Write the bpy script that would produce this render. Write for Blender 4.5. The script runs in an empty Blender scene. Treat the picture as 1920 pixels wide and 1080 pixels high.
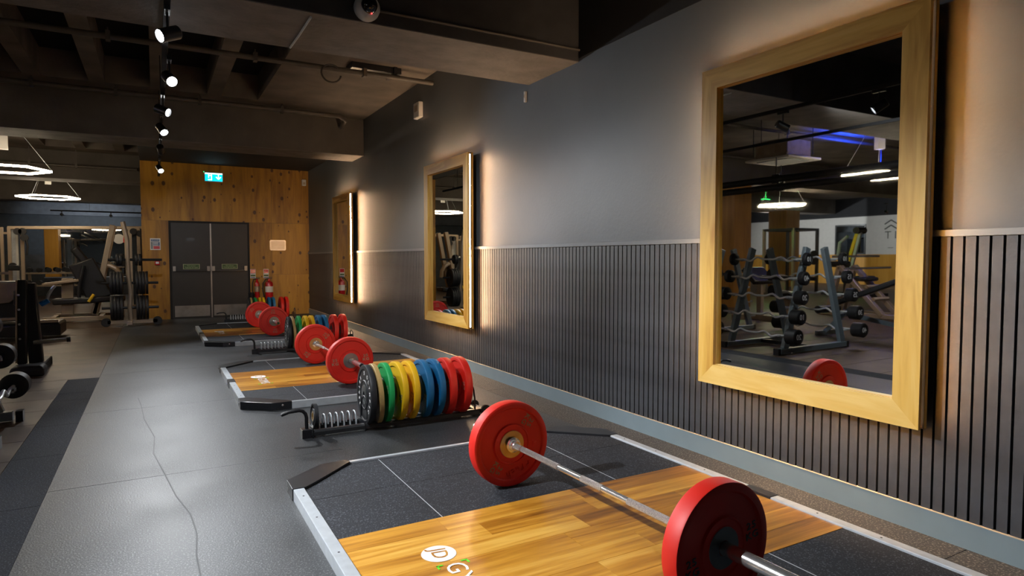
import bpy, math, random
from mathutils import Vector, Matrix, Quaternion
random.seed(7)
S = bpy.context.scene
COL = S.collection
PI = math.pi
# ---------------------------------------------------------------- camera
FPX, HC = 1190.0, 1.26
YAW = math.atan(670 / math.hypot(FPX, 56)); PIT = math.atan(56 / FPX)
cd = bpy.data.cameras.new('camera'); cam = bpy.data.objects.new('camera', cd); COL.objects.link(cam)
cam.location = (0, 0, HC); cam.rotation_euler = (PI/2 - PIT, 0, -YAW)
cd.sensor_width = 36; cd.lens = FPX/1920*36; cd.clip_start = .05; cd.clip_end = 200
S.camera = cam
# ---------------------------------------------------------------- world, exposure
w = bpy.data.worlds.new('world'); S.world = w; w.use_nodes = True
w.node_tree.nodes['Background'].inputs[0].default_value = (.5, .6, .8, 1)
w.node_tree.nodes['Background'].inputs[1].default_value = .02
S.view_settings.view_transform = 'Standard'; S.view_settings.look = 'None'
S.view_settings.exposure = 0.0; S.view_settings.gamma = 1; S.view_settings.use_curve_mapping = False
COOL = (.93, .965, 1.0); WARM = (1.0, .67, .40)
HEADS = []      # filled further down: the lamps of the track heads sit in spot_head()
POW_HEX = 60.0; POW_LED = 140.0
# pixel -> point on plane y=Y (used to place the far gym machines)
_fw = Vector((math.sin(YAW)*math.cos(PIT), math.cos(YAW)*math.cos(PIT), -math.sin(PIT)))
_rt = Vector((math.cos(YAW), -math.sin(YAW), 0)); _up = _rt.cross(_fw)
def at(px, py, Y):
    d = _fw*FPX + _rt*(px-960) - _up*(py-540); k = Y/d.y
    return Vector((d.x*k, Y, HC + d.z*k))

# ---------------------------------------------------------------- materials
def nt(name):
    m = bpy.data.materials.new(name); m.use_nodes = True
    n = m.node_tree; b = n.nodes['Principled BSDF']; return m, n, b
def N(n, t, **k):
    x = n.nodes.new(t)
    for a, v in k.items():
        if a.startswith('_'): setattr(x, a[1:], v)
    return x
def ramp(n, stops):
    r = n.nodes.new('ShaderNodeValToRGB'); e = r.color_ramp.elements
    while len(e) > 1: e.remove(e[-1])
    for i, (p, c) in enumerate(stops):
        q = e[0] if i == 0 else e.new(p)
        q.position = p; q.color = (*c, 1) if len(c) == 3 else c
    return r
def plain(name, c, rough=.5, metal=0, var=.15, scale=8, bump=0, bscale=60, spec=.5, coat=0):
    m, n, b = nt(name); L = n.links
    tc = N(n, 'ShaderNodeTexCoord'); no = N(n, 'ShaderNodeTexNoise'); no.inputs['Scale'].default_value = scale
    no.inputs['Detail'].default_value = 4; L.new(tc.outputs['Object'], no.inputs['Vector'])
    lo = tuple(v*(1-var) for v in c); hi = tuple(min(1, v*(1+var)) for v in c)
    r = ramp(n, [(.3, lo), (.7, hi)]); L.new(no.outputs['Fac'], r.inputs[0]); L.new(r.outputs[0], b.inputs['Base Color'])
    b.inputs['Roughness'].default_value = rough; b.inputs['Metallic'].default_value = metal
    b.inputs['Specular IOR Level'].default_value = spec
    b.inputs['Coat Weight'].default_value = coat; b.inputs['Coat Roughness'].default_value = .15
    if bump:
        n2 = N(n, 'ShaderNodeTexNoise'); n2.inputs['Scale'].default_value = bscale; n2.inputs['Detail'].default_value = 3
        bp = N(n, 'ShaderNodeBump'); bp.inputs['Strength'].default_value = bump; bp.inputs['Distance'].default_value = .01
        L.new(tc.outputs['Object'], n2.inputs['Vector']); L.new(n2.outputs['Fac'], bp.inputs['Height']); L.new(bp.outputs[0], b.inputs['Normal'])
    return m
def emit(name, c, s):
    m, n, b = nt(name); b.inputs['Base Color'].default_value = (*c, 1)
    b.inputs['Emission Color'].default_value = (*c, 1); b.inputs['Emission Strength'].default_value = s
    return m
def wood(name, cols, axis='x', across=26, along=1.6, rough=.4, rand=True, knots=0, coat=0, wave=.6, kcol=(.06, .02, .006), detail=7):
    """grain running along the given axis"""
    m, n, b = nt(name); L = n.links
    tc = N(n, 'ShaderNodeTexCoord'); mp = N(n, 'ShaderNodeMapping'); L.new(tc.outputs['Object'], mp.inputs['Vector'])
    sc = [across, across, across]; sc['xyz'.index(axis)] = along
    mp.inputs['Scale'].default_value = sc
    oi = N(n, 'ShaderNodeObjectInfo')
    if rand:
        ml = N(n, 'ShaderNodeMath', _operation='MULTIPLY'); ml.inputs[1].default_value = 57.0
        L.new(oi.outputs['Random'], ml.inputs[0]); cx = N(n, 'ShaderNodeCombineXYZ')
        for i in range(3): L.new(ml.outputs[0], cx.inputs[i])
        L.new(cx.outputs[0], mp.inputs['Location'])
    n0 = N(n, 'ShaderNodeTexNoise'); n0.inputs['Scale'].default_value = .18; n0.inputs['Detail'].default_value = 3; n0.inputs['Distortion'].default_value = wave
    L.new(mp.outputs[0], n0.inputs['Vector'])
    n1 = N(n, 'ShaderNodeTexNoise'); n1.inputs['Scale'].default_value = 1.0; n1.inputs['Detail'].default_value = detail; n1.inputs['Distortion'].default_value = wave*.6
    L.new(mp.outputs[0], n1.inputs['Vector'])
    mx = N(n, 'ShaderNodeMath', _operation='MULTIPLY_ADD'); mx.inputs[1].default_value = .55; L.new(n0.outputs['Fac'], mx.inputs[0])
    m2 = N(n, 'ShaderNodeMath', _operation='MULTIPLY'); m2.inputs[1].default_value = .45; L.new(n1.outputs['Fac'], m2.inputs[0]); L.new(m2.outputs[0], mx.inputs[2])
    last = mx.outputs[0]
    if rand:
        m3 = N(n, 'ShaderNodeMath', _operation='MULTIPLY_ADD'); m3.inputs[1].default_value = .26; m3.inputs[2].default_value = -.13
        L.new(oi.outputs['Random'], m3.inputs[0]); ad = N(n, 'ShaderNodeMath', _operation='ADD'); L.new(last, ad.inputs[0]); L.new(m3.outputs[0], ad.inputs[1]); last = ad.outputs[0]
    k = len(cols); r = ramp(n, [(.30 + .4*i/(k-1), c) for i, c in enumerate(cols)]); L.new(last, r.inputs[0]); colr = r.outputs[0]
    if knots:
        v = N(n, 'ShaderNodeTexVoronoi', _voronoi_dimensions='2D'); v.inputs['Scale'].default_value = knots; v.inputs['Randomness'].default_value = 1
        sp = N(n, 'ShaderNodeSeparateXYZ'); L.new(tc.outputs['Object'], sp.inputs[0]); cb = N(n, 'ShaderNodeCombineXYZ')
        L.new(sp.outputs[0], cb.inputs[0]); zs = N(n, 'ShaderNodeMath', _operation='MULTIPLY'); zs.inputs[1].default_value = .7; L.new(sp.outputs[2], zs.inputs[0]); L.new(zs.outputs[0], cb.inputs[1])
        L.new(cb.outputs[0], v.inputs['Vector'])
        sc_ = N(n, 'ShaderNodeSeparateColor'); L.new(v.outputs['Color'], sc_.inputs[0])
        dv = N(n, 'ShaderNodeMapRange'); dv.inputs['From Min'].default_value = .25; dv.inputs['From Max'].default_value = 1; dv.inputs['To Min'].default_value = .0; dv.inputs['To Max'].default_value = .20; L.new(sc_.outputs[0], dv.inputs['Value'])
        dd = N(n, 'ShaderNodeMath', _operation='SUBTRACT'); L.new(dv.outputs[0], dd.inputs[0]); L.new(v.outputs['Distance'], dd.inputs[1])
        rk = ramp(n, [(.0, (0, 0, 0)), (.02, (.35, .35, .35)), (.05, (.9, .9, .9)), (1, (1, 1, 1))]); L.new(dd.outputs[0], rk.inputs[0])
        mix = N(n, 'ShaderNodeMix', _data_type='RGBA'); L.new(rk.outputs[0], mix.inputs['Factor']); L.new(colr, mix.inputs['A']); mix.inputs['B'].default_value = (*kcol, 1)
        colr = mix.outputs['Result']
    L.new(colr, b.inputs['Base Color']); b.inputs['Roughness'].default_value = rough
    b.inputs['Coat Weight'].default_value = coat; b.inputs['Coat Roughness'].default_value = .2
    return m
def fleck(name, base, fl, amt=.62, scale=260, rough=.6, bump=.25, patch=.25, spec=.5):
    m, n, b = nt(name); L = n.links; b.inputs['Specular IOR Level'].default_value = spec
    tc = N(n, 'ShaderNodeTexCoord')
    a = N(n, 'ShaderNodeTexNoise'); a.inputs['Scale'].default_value = scale; a.inputs['Detail'].default_value = 2
    g = N(n, 'ShaderNodeTexNoise'); g.inputs['Scale'].default_value = 2.2; g.inputs['Detail'].default_value = 5
    for q in (a, g): L.new(tc.outputs['Object'], q.inputs['Vector'])
    r = ramp(n, [(amt, base), (amt+.06, fl)]); L.new(a.outputs['Fac'], r.inputs[0])
    rp = ramp(n, [(.3, (1-patch,)*3), (.7, (1+patch,)*3)]); L.new(g.outputs['Fac'], rp.inputs[0])
    mm = N(n, 'ShaderNodeMix', _data_type='RGBA', _blend_type='MULTIPLY'); mm.inputs['Factor'].default_value = 1
    L.new(r.outputs[0], mm.inputs['A']); L.new(rp.outputs[0], mm.inputs['B']); L.new(mm.outputs['Result'], b.inputs['Base Color'])
    rr = N(n, 'ShaderNodeMapRange'); rr.inputs['To Min'].default_value = rough-.1; rr.inputs['To Max'].default_value = rough+.1
    L.new(g.outputs['Fac'], rr.inputs['Value']); L.new(rr.outputs[0], b.inputs['Roughness'])
    bp = N(n, 'ShaderNodeBump'); bp.inputs['Strength'].default_value = bump; bp.inputs['Distance'].default_value = .004
    L.new(a.outputs['Fac'], bp.inputs['Height']); L.new(bp.outputs[0], b.inputs['Normal'])
    return m
M = {}
M['paint'] = plain('grey_wall_paint', (.100, .113, .126), .5, var=.10, scale=1.2, bump=.1, bscale=40)
M['flatblack'] = plain('flat_black', (.012, .012, .014), .8)
M['navy'] = plain('navy_paint', (.035, .05, .068), .6)
M['navyband'] = plain('bluish_grey_paint', (.10, .12, .15), .6)
M['skirt'] = plain('blue_grey_gloss', (.165, .215, .24), .35, var=.04)
M['raw'] = plain('raw_board_edge', (.5, .4, .28), .7)
M['slat'] = plain('charcoal_slat', (.040, .043, .050), .45, var=.35, scale=5, bump=.15, bscale=30)
M['slatback'] = plain('black_felt', (.006, .006, .007), .9)
M['void'] = plain('light_stop_black', (.0015, .0015, .0015), 1, spec=0)
M['rail'] = plain('grey_rail', (.16, .18, .2), .35, var=.05)
M['concrete'] = plain('lit_soffit_concrete', (.19, .165, .145), .7, var=.22, scale=5, bump=.6, bscale=22)  # beam underside, lightened for the glow that falls on it
M['concrete3'] = plain('shaded_beam_face', (.12, .105, .09), .75, var=.2, scale=2.5, bump=.4, bscale=22)  # beam concrete darkened for its shaded front
M['concrete2'] = plain('dark_near_concrete', (.035, .034, .036), .8, var=.3, scale=4, bump=.3, bscale=22)  # near beam front with its shade in the colour; near slab shares it
M['slab'] = plain('dark_ceiling_slab', (.17, .145, .12), .8, var=.3, scale=2, bump=.3)
M['trough'] = plain('black_void_lining', (.010, .010, .011), .9)
M['white'] = plain('white_wall_paint', (.55, .53, .5), .6, var=.04)
M['rubber'] = fleck('black_rubber_mat', (.016, .018, .023), (.075, .08, .095), .58, 150, .78, .5, .25, .35)
M['floor'] = fleck('grey_rubber_floor', (.029, .031, .034), (.105, .11, .115), .57, 130, .48, .28, .35, .4)
M['floor_b'] = fleck('speckled_rubber_floor', (.030, .028, .026), (.17, .15, .13), .56, 105, .6, .4, .15)  # same rubber as the grey floor, warm light put in as brown
M['strip'] = fleck('dark_rubber_strip', (.017, .020, .027), (.075, .08, .10), .58, 150, .85, .4, .15, .25)
M['tile_l'] = plain('warm_tinted_rubber', (.070, .043, .026), .5, var=.3, scale=3, bump=.1, spec=.35)  # brown tint stands in for the warm ceiling's reflection
M['groove'] = plain('floor_joint', (.013, .013, .014), .8)
M['crack'] = plain('scuff_line', (.024, .026, .028), .6)
M['oak'] = wood('oak_boards', [(.17, .055, .006), (.42, .165, .014), (.64, .30, .035), (.80, .45, .085)], 'x', 22, 1.5, .33, knots=0, wave=2.2, coat=.15)
M['ply'] = wood('knotty_plywood', [(.20, .085, .004), (.36, .17, .008), (.47, .245, .016)], 'z', 11, 1.2, .5, knots=5.2, wave=2.4)
M['ply_d'] = wood('plywood_column', [(.34, .15, .02), (.46, .22, .03), (.55, .28, .045)], 'z', 14, 1.1, .5, wave=1.2)
M['pine_v'] = wood('pine_upright', [(.50, .22, .02), (.76, .44, .08), (.86, .57, .17)], 'z', 16, 1.6, .5, wave=2.6, coat=.05, detail=4)
M['pine_h'] = wood('pine_crosspiece', [(.50, .22, .02), (.76, .44, .08), (.86, .57, .17)], 'y', 16, 1.6, .5, wave=2.6, coat=.05, detail=4)
M['steel'] = plain('silver_steel', (.52, .56, .60), .35, .25, var=.08, scale=20)
M['chrome'] = plain('chrome', (.80, .79, .77), .2, .9, var=.1, scale=30)
M['bar'] = plain('satin_bar', (.70, .72, .72), .38, .5, var=.05)
M['blk_sat'] = plain('satin_charcoal', (.03, .032, .035), .32, .3)
M['matt'] = plain('matt_black', (.010, .010, .011), .7, spec=.2)
M['knurl'] = plain('knurled_steel', (.50, .47, .45), .42, 1, var=.35, scale=240, bump=.8, bscale=500)
M['brass'] = plain('zinc_hub', (.62, .45, .22), .3, 1, var=.15)
M['hubsteel'] = plain('steel_hub', (.42, .40, .38), .3, .9, var=.1)
M['hubdark'] = plain('grey_hub', (.16, .18, .19), .4, .8)
M['blk'] = plain('black_powder_coat', (.012, .013, .016), .35, .0, var=.2, coat=.25)
M['blk2'] = plain('black_rubber', (.012, .012, .014), .55)
M['pad'] = plain('black_vinyl', (.012, .012, .014), .4)
M['rackgrey'] = plain('blue_grey_powder_coat', (.24, .30, .34), .3, .25, var=.06)
M['beige'] = plain('champagne_frame', (.38, .30, .22), .35, .3, var=.06)
M['beige2'] = plain('tan_panel', (.22, .17, .13), .5)
M['door'] = plain('dark_grey_door', (.021, .018, .016), .5, var=.06)
M['kick'] = plain('brushed_kick_plate', (.28, .26, .24), .35, .8)
M['pipe'] = plain('painted_pipe', (.12, .105, .09), .5, .2)
M['pipe_blk'] = plain('black_pipe', (.012, .012, .013), .45)
M['white_pl'] = plain('white_plastic', (.65, .64, .62), .35, var=.03)
M['glass_blk'] = plain('smoked_dome', (.004, .004, .006), .04, coat=1)
M['redled'] = emit('red_led', (1, .05, .05), 3)
M['greenled'] = emit('green_led', (.05, 1, .3), 2)
M['red_s'] = plain('red_gloss', (.45, .008, .012), .25, coat=.4)
M['blue_s'] = plain('blue_grip', (.01, .2, .65), .4)
M['yel_s'] = plain('yellow_grip', (.8, .5, .02), .4)
M['green_s'] = plain('lime_print', (.12, .85, .02), .5)
M['white_s'] = plain('white_print', (.9, .9, .9), .5, var=0)
M['bronze_s'] = plain('bronze_print', (.28, .21, .13), .5)
M['grey_s'] = plain('grey_print', (.05, .06, .065), .5)
M['letter_s'] = plain('dark_letter', (.07, .07, .06), .6)
M['cream_s'] = plain('silver_sign', (.46, .38, .30), .3, .6)
M['sign_g'] = plain('green_sign', (.05, .10, .03), .5)
M['sign_c'] = plain('pale_sign_print', (.38, .42, .24), .5)
M['navy_s'] = plain('navy_print', (.03, .08, .2), .5)
M['sign_em'] = emit('lit_exit_panel', (.0, .55, .75), 1.6)
M['sign_wh'] = emit('lit_exit_symbol', (.85, 1, 1), 3)
M['led'] = emit('warm_led_strip', WARM, POW_LED)
M['hex'] = emit('linear_light_diffuser', (1, .82, .58), POW_HEX)
M['lens'] = emit('spot_lens', COOL, 60)
M['lens_dim'] = emit('spot_lens_side', COOL, 12)
M['blueglow'] = emit('blue_led', (.02, .08, 1), 20)
M['greenglow'] = emit('green_led_strip', (.02, 1, .15), 12)
m, n, b = nt('mirror_glass'); b.inputs['Base Color'].default_value = (.86, .88, .86, 1); b.inputs['Metallic'].default_value = 1; b.inputs['Roughness'].default_value = .015; M['mirror'] = m
for k, c in dict(red=(.64, .014, .006), green=(.008, .34, .085), yellow=(.80, .47, .008), blue=(.004, .12, .29), tan=(.42, .28, .10), black=(.018, .020, .024)).items():
    M['p_'+k] = plain(k+'_urethane', c, .5, var=.05, spec=.5)

# ---------------------------------------------------------------- mesh builder
class MB:
    def __init__(s): s.v = []; s.f = []
    def add(s, v, f):
        o = len(s.v); s.v += [tuple(p) for p in v]; s.f += [tuple(i+o for i in q) for q in f]; return s
    def box(s, x0, x1, y0, y1, z0, z1):
        v = [(x, y, z) for x in (x0, x1) for y in (y0, y1) for z in (z0, z1)]
        return s.add(v, [(0, 1, 3, 2), (4, 6, 7, 5), (0, 4, 5, 1), (2, 3, 7, 6), (0, 2, 6, 4), (1, 5, 7, 3)])
    def cbox(s, x0, x1, y0, y1, z0, z1, c):
        """box with chamfered top edges"""
        v = [(x0, y0, z0), (x1, y0, z0), (x1, y1, z0), (x0, y1, z0), (x0, y0, z1-c), (x1, y0, z1-c), (x1, y1, z1-c), (x0, y1, z1-c),
             (x0+c, y0+c, z1), (x1-c, y0+c, z1), (x1-c, y1-c, z1), (x0+c, y1-c, z1)]
        f = [(3, 2, 1, 0), (8, 9, 10, 11)]
        for i in range(4):
            j = (i+1) % 4; f += [(i, j, 4+j, 4+i), (4+i, 4+j, 8+j, 8+i)]
        return s.add(v, f)
    def beam(s, a, b, w, h, up=(0, 0, 1)):
        a = Vector(a); b = Vector(b); d = (b-a).normalized(); u = Vector(up)
        if abs(d.dot(u)) > .98: u = Vector((0, 1, 0))
        r = d.cross(u).normalized(); u = r.cross(d)
        v = [p + r*(i*w/2) + u*(j*h/2) for p in (a, b) for i, j in ((-1, -1), (1, -1), (1, 1), (-1, 1))]
        return s.add(v, [(3, 2, 1, 0), (4, 5, 6, 7), (0, 1, 5, 4), (1, 2, 6, 5), (2, 3, 7, 6), (3, 0, 4, 7)])
    def prism(s, poly, z0, z1):
        k = len(poly); v = [(x, y, z0) for x, y in poly] + [(x, y, z1) for x, y in poly]
        return s.add(v, [tuple(range(k))[::-1], tuple(range(k, 2*k))] + [(i, (i+1) % k, k+(i+1) % k, k+i) for i in range(k)])
    def tube(s, pts, r, seg=10, closed=False):
        pts = [Vector(p) for p in pts]; k = len(pts); u = None; V = []; F = []
        for i, p in enumerate(pts):
            a = pts[i-1] if (i or closed) else p; b2 = pts[(i+1) % k] if (i < k-1 or closed) else p
            d = (b2-a).normalized()
            if u is None: u = d.orthogonal().normalized()
            else: u = (u - d*u.dot(d)).normalized()
            q = d.cross(u); rr = r[i] if isinstance(r, (list, tuple)) else r
            V += [p + u*(rr*math.cos(2*PI*j/seg)) + q*(rr*math.sin(2*PI*j/seg)) for j in range(seg)]
        for i in range(k if closed else k-1):
            i2 = (i+1) % k
            F += [(i*seg+j, i*seg+(j+1) % seg, i2*seg+(j+1) % seg, i2*seg+j) for j in range(seg)]
        if not closed: F += [tuple(range(seg))[::-1], tuple(range((k-1)*seg, k*seg))]
        return s.add(V, F)
    def lathe(s, prof, seg=40, mat=None, closed=False):
        """profile (r, h) turned about +Z; mat maps it into place"""
        V = []; F = []; k = len(prof)
        for r, h in prof:
            V += [Vector((max(r, 1e-4)*math.cos(2*PI*j/seg), max(r, 1e-4)*math.sin(2*PI*j/seg), h)) for j in range(seg)]
        for i in range(k if closed else k-1):
            i2 = (i+1) % k
            F += [(i*seg+j, i*seg+(j+1) % seg, i2*seg+(j+1) % seg, i2*seg+j) for j in range(seg)]
        if not closed: F += [tuple(range(seg))[::-1], tuple(range((k-1)*seg, k*seg))]
        if mat: V = [mat @ p for p in V]
        return s.add(V, F)
    def build(s, name, mat, parent=None, smooth=True, bevel=0, world=False, kind=None, stuff=False):
        me = bpy.data.meshes.new(name); v = s.v
        if world and parent is not None:
            o = parent.location; v = [(p[0]-o.x, p[1]-o.y, p[2]-o.z) for p in v]
        me.from_pydata(v, [], s.f); me.materials.append(mat)
        import bmesh
        bm = bmesh.new(); bm.from_mesh(me); bmesh.ops.recalc_face_normals(bm, faces=bm.faces); bm.to_mesh(me); bm.free()
        if smooth:
            me.polygons.foreach_set('use_smooth', [True]*len(me.polygons)); me.set_sharp_from_angle(angle=math.radians(34))
        return link(name, me, parent, bevel, kind, stuff)
def link(name, me, parent=None, bevel=0, kind=None, stuff=False):
    o = bpy.data.objects.new(name, me); COL.objects.link(o)
    if parent: o.parent = parent
    if bevel:
        md = o.modifiers.new('bevel', 'BEVEL'); md.width = bevel; md.segments = 2; md.limit_method = 'ANGLE'
    if kind: o['kind'] = kind
    if stuff: o['kind'] = 'stuff'
    return o
def tag(o, label, cat, group=None):
    o['label'] = label; o['category'] = cat
    if group: o['group'] = group
    return o
def thing(name, label, cat, loc=(0, 0, 0), rotz=0, group=None):
    o = bpy.data.objects.new(name, None); COL.objects.link(o); o.location = loc; o.rotation_euler = (0, 0, rotz)
    o.empty_display_size = .1
    return tag(o, label, cat, group)
def dup(root, loc, rotz=None, label=None, group=None):
    def cp(o, par):
        c = o.copy(); COL.objects.link(c)
        if par: c.parent = par
        for ch in list(o.children): cp(ch, c)
        return c
    r = cp(root, None); r.location = loc
    if rotz is not None: r.rotation_euler = (0, 0, rotz)
    if label: r['label'] = label
    if group: r['group'] = group
    return r
def AX(axis, loc=(0, 0, 0), sgn=1):
    """matrix turning +Z onto the named axis"""
    v = Vector({'x': (1, 0, 0), 'y': (0, 1, 0), 'z': (0, 0, 1)}[axis])*sgn if isinstance(axis, str) else Vector(axis).normalized()
    return Matrix.Translation(loc) @ Vector((0, 0, 1)).rotation_difference(v).to_matrix().to_4x4()
_tx = {}
def text(name, body, size, mat, parent, mat4, ext=.0008, spacing=1.0, stretch=1.0, bold=0.0):
    key = (body, size, mat.name, ext, spacing, stretch, bold)
    if key not in _tx:
        cu = bpy.data.curves.new('t', 'FONT'); cu.body = body; cu.size = size; cu.extrude = ext; cu.align_x = 'CENTER'; cu.align_y = 'CENTER'
        cu.space_character = spacing; cu.offset = bold; cu.resolution_u = 3
        t = bpy.data.objects.new('t', cu); COL.objects.link(t)
        dg = bpy.context.evaluated_depsgraph_get(); me = bpy.data.meshes.new_from_object(t.evaluated_get(dg))
        bpy.data.objects.remove(t); bpy.data.curves.remove(cu); me.materials.clear(); me.materials.append(mat)
        me.transform(Matrix.Diagonal((stretch, 1, 1, 1))); _tx[key] = me
    o = link(name, _tx[key], parent); o.matrix_local = mat4; return o
def face(origin, right, up):
    """matrix: text x -> right, text y -> up"""
    r = Vector(right).normalized(); u = Vector(up).normalized(); nn = r.cross(u)
    return Matrix(((r.x, u.x, nn.x, origin[0]), (r.y, u.y, nn.y, origin[1]), (r.z, u.z, nn.z, origin[2]), (0, 0, 0, 1)))

# ================================================================= SETTING
XR, XL, YN, YF, YP = 3.065, -19.5, -3.0, 26.2, 14.85
floor = MB().box(XL, XR, YN, YF, -.15, -.006).build('floor', M['groove'], kind='structure', smooth=False)
def ftile(x0, x1, y0, y1, mat, name='rubber_tile', z=0.0):
    g = .0035 if mat is M['tile_l'] else .0016; gx = 0 if mat is M['floor'] else g; MB().box(x0+gx, x1-gx, y0+g, y1-g, -.006, z).build(name, mat, floor, smooth=False)
for i in range(3):
    x0 = (-.535, 1.05, 2.735)[i]; x1 = (1.05, 2.735, XR)[i]
    y = 0.2 - .4*i
    while y < 14.85:
        y1 = min(y+1.98, 14.85); ftile(x0, x1, max(y, 0), y1, M['floor'] if i < 2 else M['floor_b']); y += 1.98
y = .05
for k in range(9):
    y1 = (1.0, 1.95, 2.9, 3.95, 4.93, 5.81, 6.79, 7.15, 7.94)[k]; ftile(-.81, -.535, y, y1, M['strip'], 'rubber_strip_tile'); y = y1
y = .35
while y < 7.9:
    for j, x in enumerate((-2.4, -4.0)): ftile(x, (-.81, -2.4)[j], y, y+.506, M['tile_l'])
    y += .506
y = 7.94
while y < 14.8:
    for j, x in enumerate((-1.9, -3.6)): ftile(x, (-.535, -1.9)[j], y, min(y+1.15, 14.85), M['tile_l'])
    y += 1.15
MB().box(XL, -4.0, YN, 7.94, -.006, 0).box(XL, -3.6, 7.94, YF, -.006, 0).box(-3.6, XR, YP, YF, -.006, 0).box(-4.0, XR, YN, 0, -.006, 0) \
    .box(-4.0, -.81, 0, .35, -.006, 0).build('rubber_flooring', M['tile_l'], floor, smooth=False)
cr = [(-.16, 6.6), (-.13, 6.25), (-.10, 5.7), (-.03, 5.1), (-.035, 4.66), (.02, 4.2), (.07, 3.76), (.125, 3.45), (.14, 3.19), (.125, 2.95), (.13, 2.75), (.12, 2.4)]
mb = MB()
for a, b2 in zip(cr, cr[1:]): mb.beam((a[0], a[1], .0004), (b2[0], b2[1], .0004), .006, .0008)
mb.build('scuff_line', M['crack'], floor)

# right wall
wr = MB().box(XR, XR+.2, YN, YP+.3, 0, 3.9).build('wall_right', M['paint'], kind='structure', smooth=False)
MB().box(XR-.004, XR, YN, 4.33, 2.895, 3.9).build('black_upper_wall', M['flatblack'], wr, smooth=False)  # near bay wall is black above this height
MB().box(XR-.003, XR, YN, YP, .119, 1.355).build('slat_backing', M['slatback'], wr, smooth=False)
sl = MB().cbox(-.0, .018, 0, .0392, 0, 1.236, .0008)
me_sl = None
yy = .79; k = 0
while yy < YP-.05:
    if me_sl is None:
        o = MB().box(-.019, 0, 0, .0392, 0, 1.236).build('wall_slat', M['slat'], wr, smooth=False); me_sl = o.data
    else: o = link('wall_slat', me_sl, wr)
    o.location = (XR-.003, yy, .119); yy += .0499; k += 1
mb = MB(); yy = .79-.0499
while yy > YN: mb.box(XR-.022, XR-.003, yy, yy+.0392, .119, 1.355); yy -= .0499
mb.build('wall_slat', M['slat'], wr, smooth=False, stuff=True)
MB().box(XR-.034, XR, YN, YP, 1.355, 1.384).build('dado_rail', M['rail'], wr, bevel=.002, smooth=False)
bb = MB().box(XR-.030, XR, YN, YP, 0, .117).build('baseboard_right', M['skirt'], kind='structure', smooth=False)
MB().box(XR-.032, XR-.018, YN, YP, .117, .1205).build('raw_edge', M['raw'], bb, smooth=False)
# other walls
wb = MB().box(-.2, XR, YP, YP+2.2, 0, 3.22).build('wall_back', M['flatblack'], kind='structure', smooth=False)
PY = YP-.018
def ply(x0, x1, z0, z1, y0=PY, y1=YP): MB().box(x0+.0015, x1-.0015, y0, y1, z0+.0015, z1-.0015).build('plywood_panel', M['ply'], wb, smooth=False)
ply(-.218, .26, 0, 2.03); ply(-.218, 1.24, 2.03, 3.22); ply(1.24, 2.26, 2.03, 3.22); ply(2.26, XR, 2.03, 3.22)
ply(1.80, 2.26, 1.0, 2.03); ply(1.80, 2.26, 0, 1.0); ply(2.26, XR, .9, 2.03); ply(2.26, XR, 0, .9)
MB().box(-.218, -.2, YP+.002, YP+2.2, 0, 3.22).build('plywood_panel', M['ply'], wb, smooth=False)
MB().box(-.218, XR, YP+2.2, YP+2.218, 0, 3.22).build('plywood_panel', M['ply_d'], wb, smooth=False)
wf = MB().box(XL, XR, YF, YF+.2, 0, 3.9).build('wall_far', M['navy'], kind='structure', smooth=False)
MB().box(XL, XR, YF-.25, YF, 2.70, 3.2).build('bulkhead', M['navyband'], wf, smooth=False)
MB().box(XL, XR, YF-.03, YF, 0, 1.38).build('wainscot', M['slat'], wf, smooth=False)
wl = MB().box(XL-.2, XL, YN, YF, 0, 3.9).build('wall_left', M['flatblack'], kind='structure', smooth=False)
MB().box(XL, XL+.01, YN, YF, 1.23, 2.78).build('white_band', M['white'], wl, smooth=False)
y = YN
while y < YF-.1:
    MB().box(XL, XL+.02, y+.002, min(y+2.44, YF)-.002, 0, 1.23).build('plywood_panel', M['ply_d'], wl, smooth=False); y += 2.44
for nm, s_, z_, sz in (('wall_letter', 'I T', 1.98, .42), ('wall_letter', '_', 1.66, .42)):
    text(nm, s_, sz, M['letter_s'], wl, face((XL+.014, 14.25, z_), (0, 1, 0), (0, 0, 1)), .002)
for z_ in (2.22, 2.42):
    MB().beam((XL+.012, 14.0, z_), (XL+.012, 14.25, z_+.16), .004, .05).beam((XL+.012, 14.25, z_+.16), (XL+.012, 14.5, z_), .004, .05).build('wall_chevron', M['letter_s'], wl, smooth=False)
MB().box(XL, XR+.2, YN-.2, YN, 0, 3.9).build('wall_near', M['navy'], kind='structure', smooth=False)
# ceiling: top slab, beams, ribs
ce = MB().box(XL-.2, XR+.2, YN-.2, YF+.2, 3.9, 4.05).build('ceiling', M['trough'], kind='structure', smooth=False)
for i, (y0, y1, z) in enumerate(((4.336, 5.13, 2.865), (10.47, 11.19, 2.955), (16.6, 17.32, 2.955), (22.7, 23.4, 2.93))):
    x1 = XR if i < 2 else -.218
    MB().box(XL, x1, y0, y1, z+.006, 3.9).build('concrete_beam', M['concrete2' if i == 0 else 'concrete3'], ce, smooth=False)
    MB().box(XL, x1, y0+.002, y1, z, z+.006).build('beam_soffit', M['concrete'], ce, smooth=False)  # thin sheet carrying the lighter tone of the lit underside
MB().box(XL, XR, YN, 4.336, 3.50, 3.9).build('ceiling_slab', M['concrete2'], ce, smooth=False)
MB().box(XL, -.218, 17.32, 22.7, 3.5, 3.9).box(XL, -.218, 23.4, YF, 3.2, 3.9).build('ceiling_slab', M['slab'], ce, smooth=False)
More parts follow.
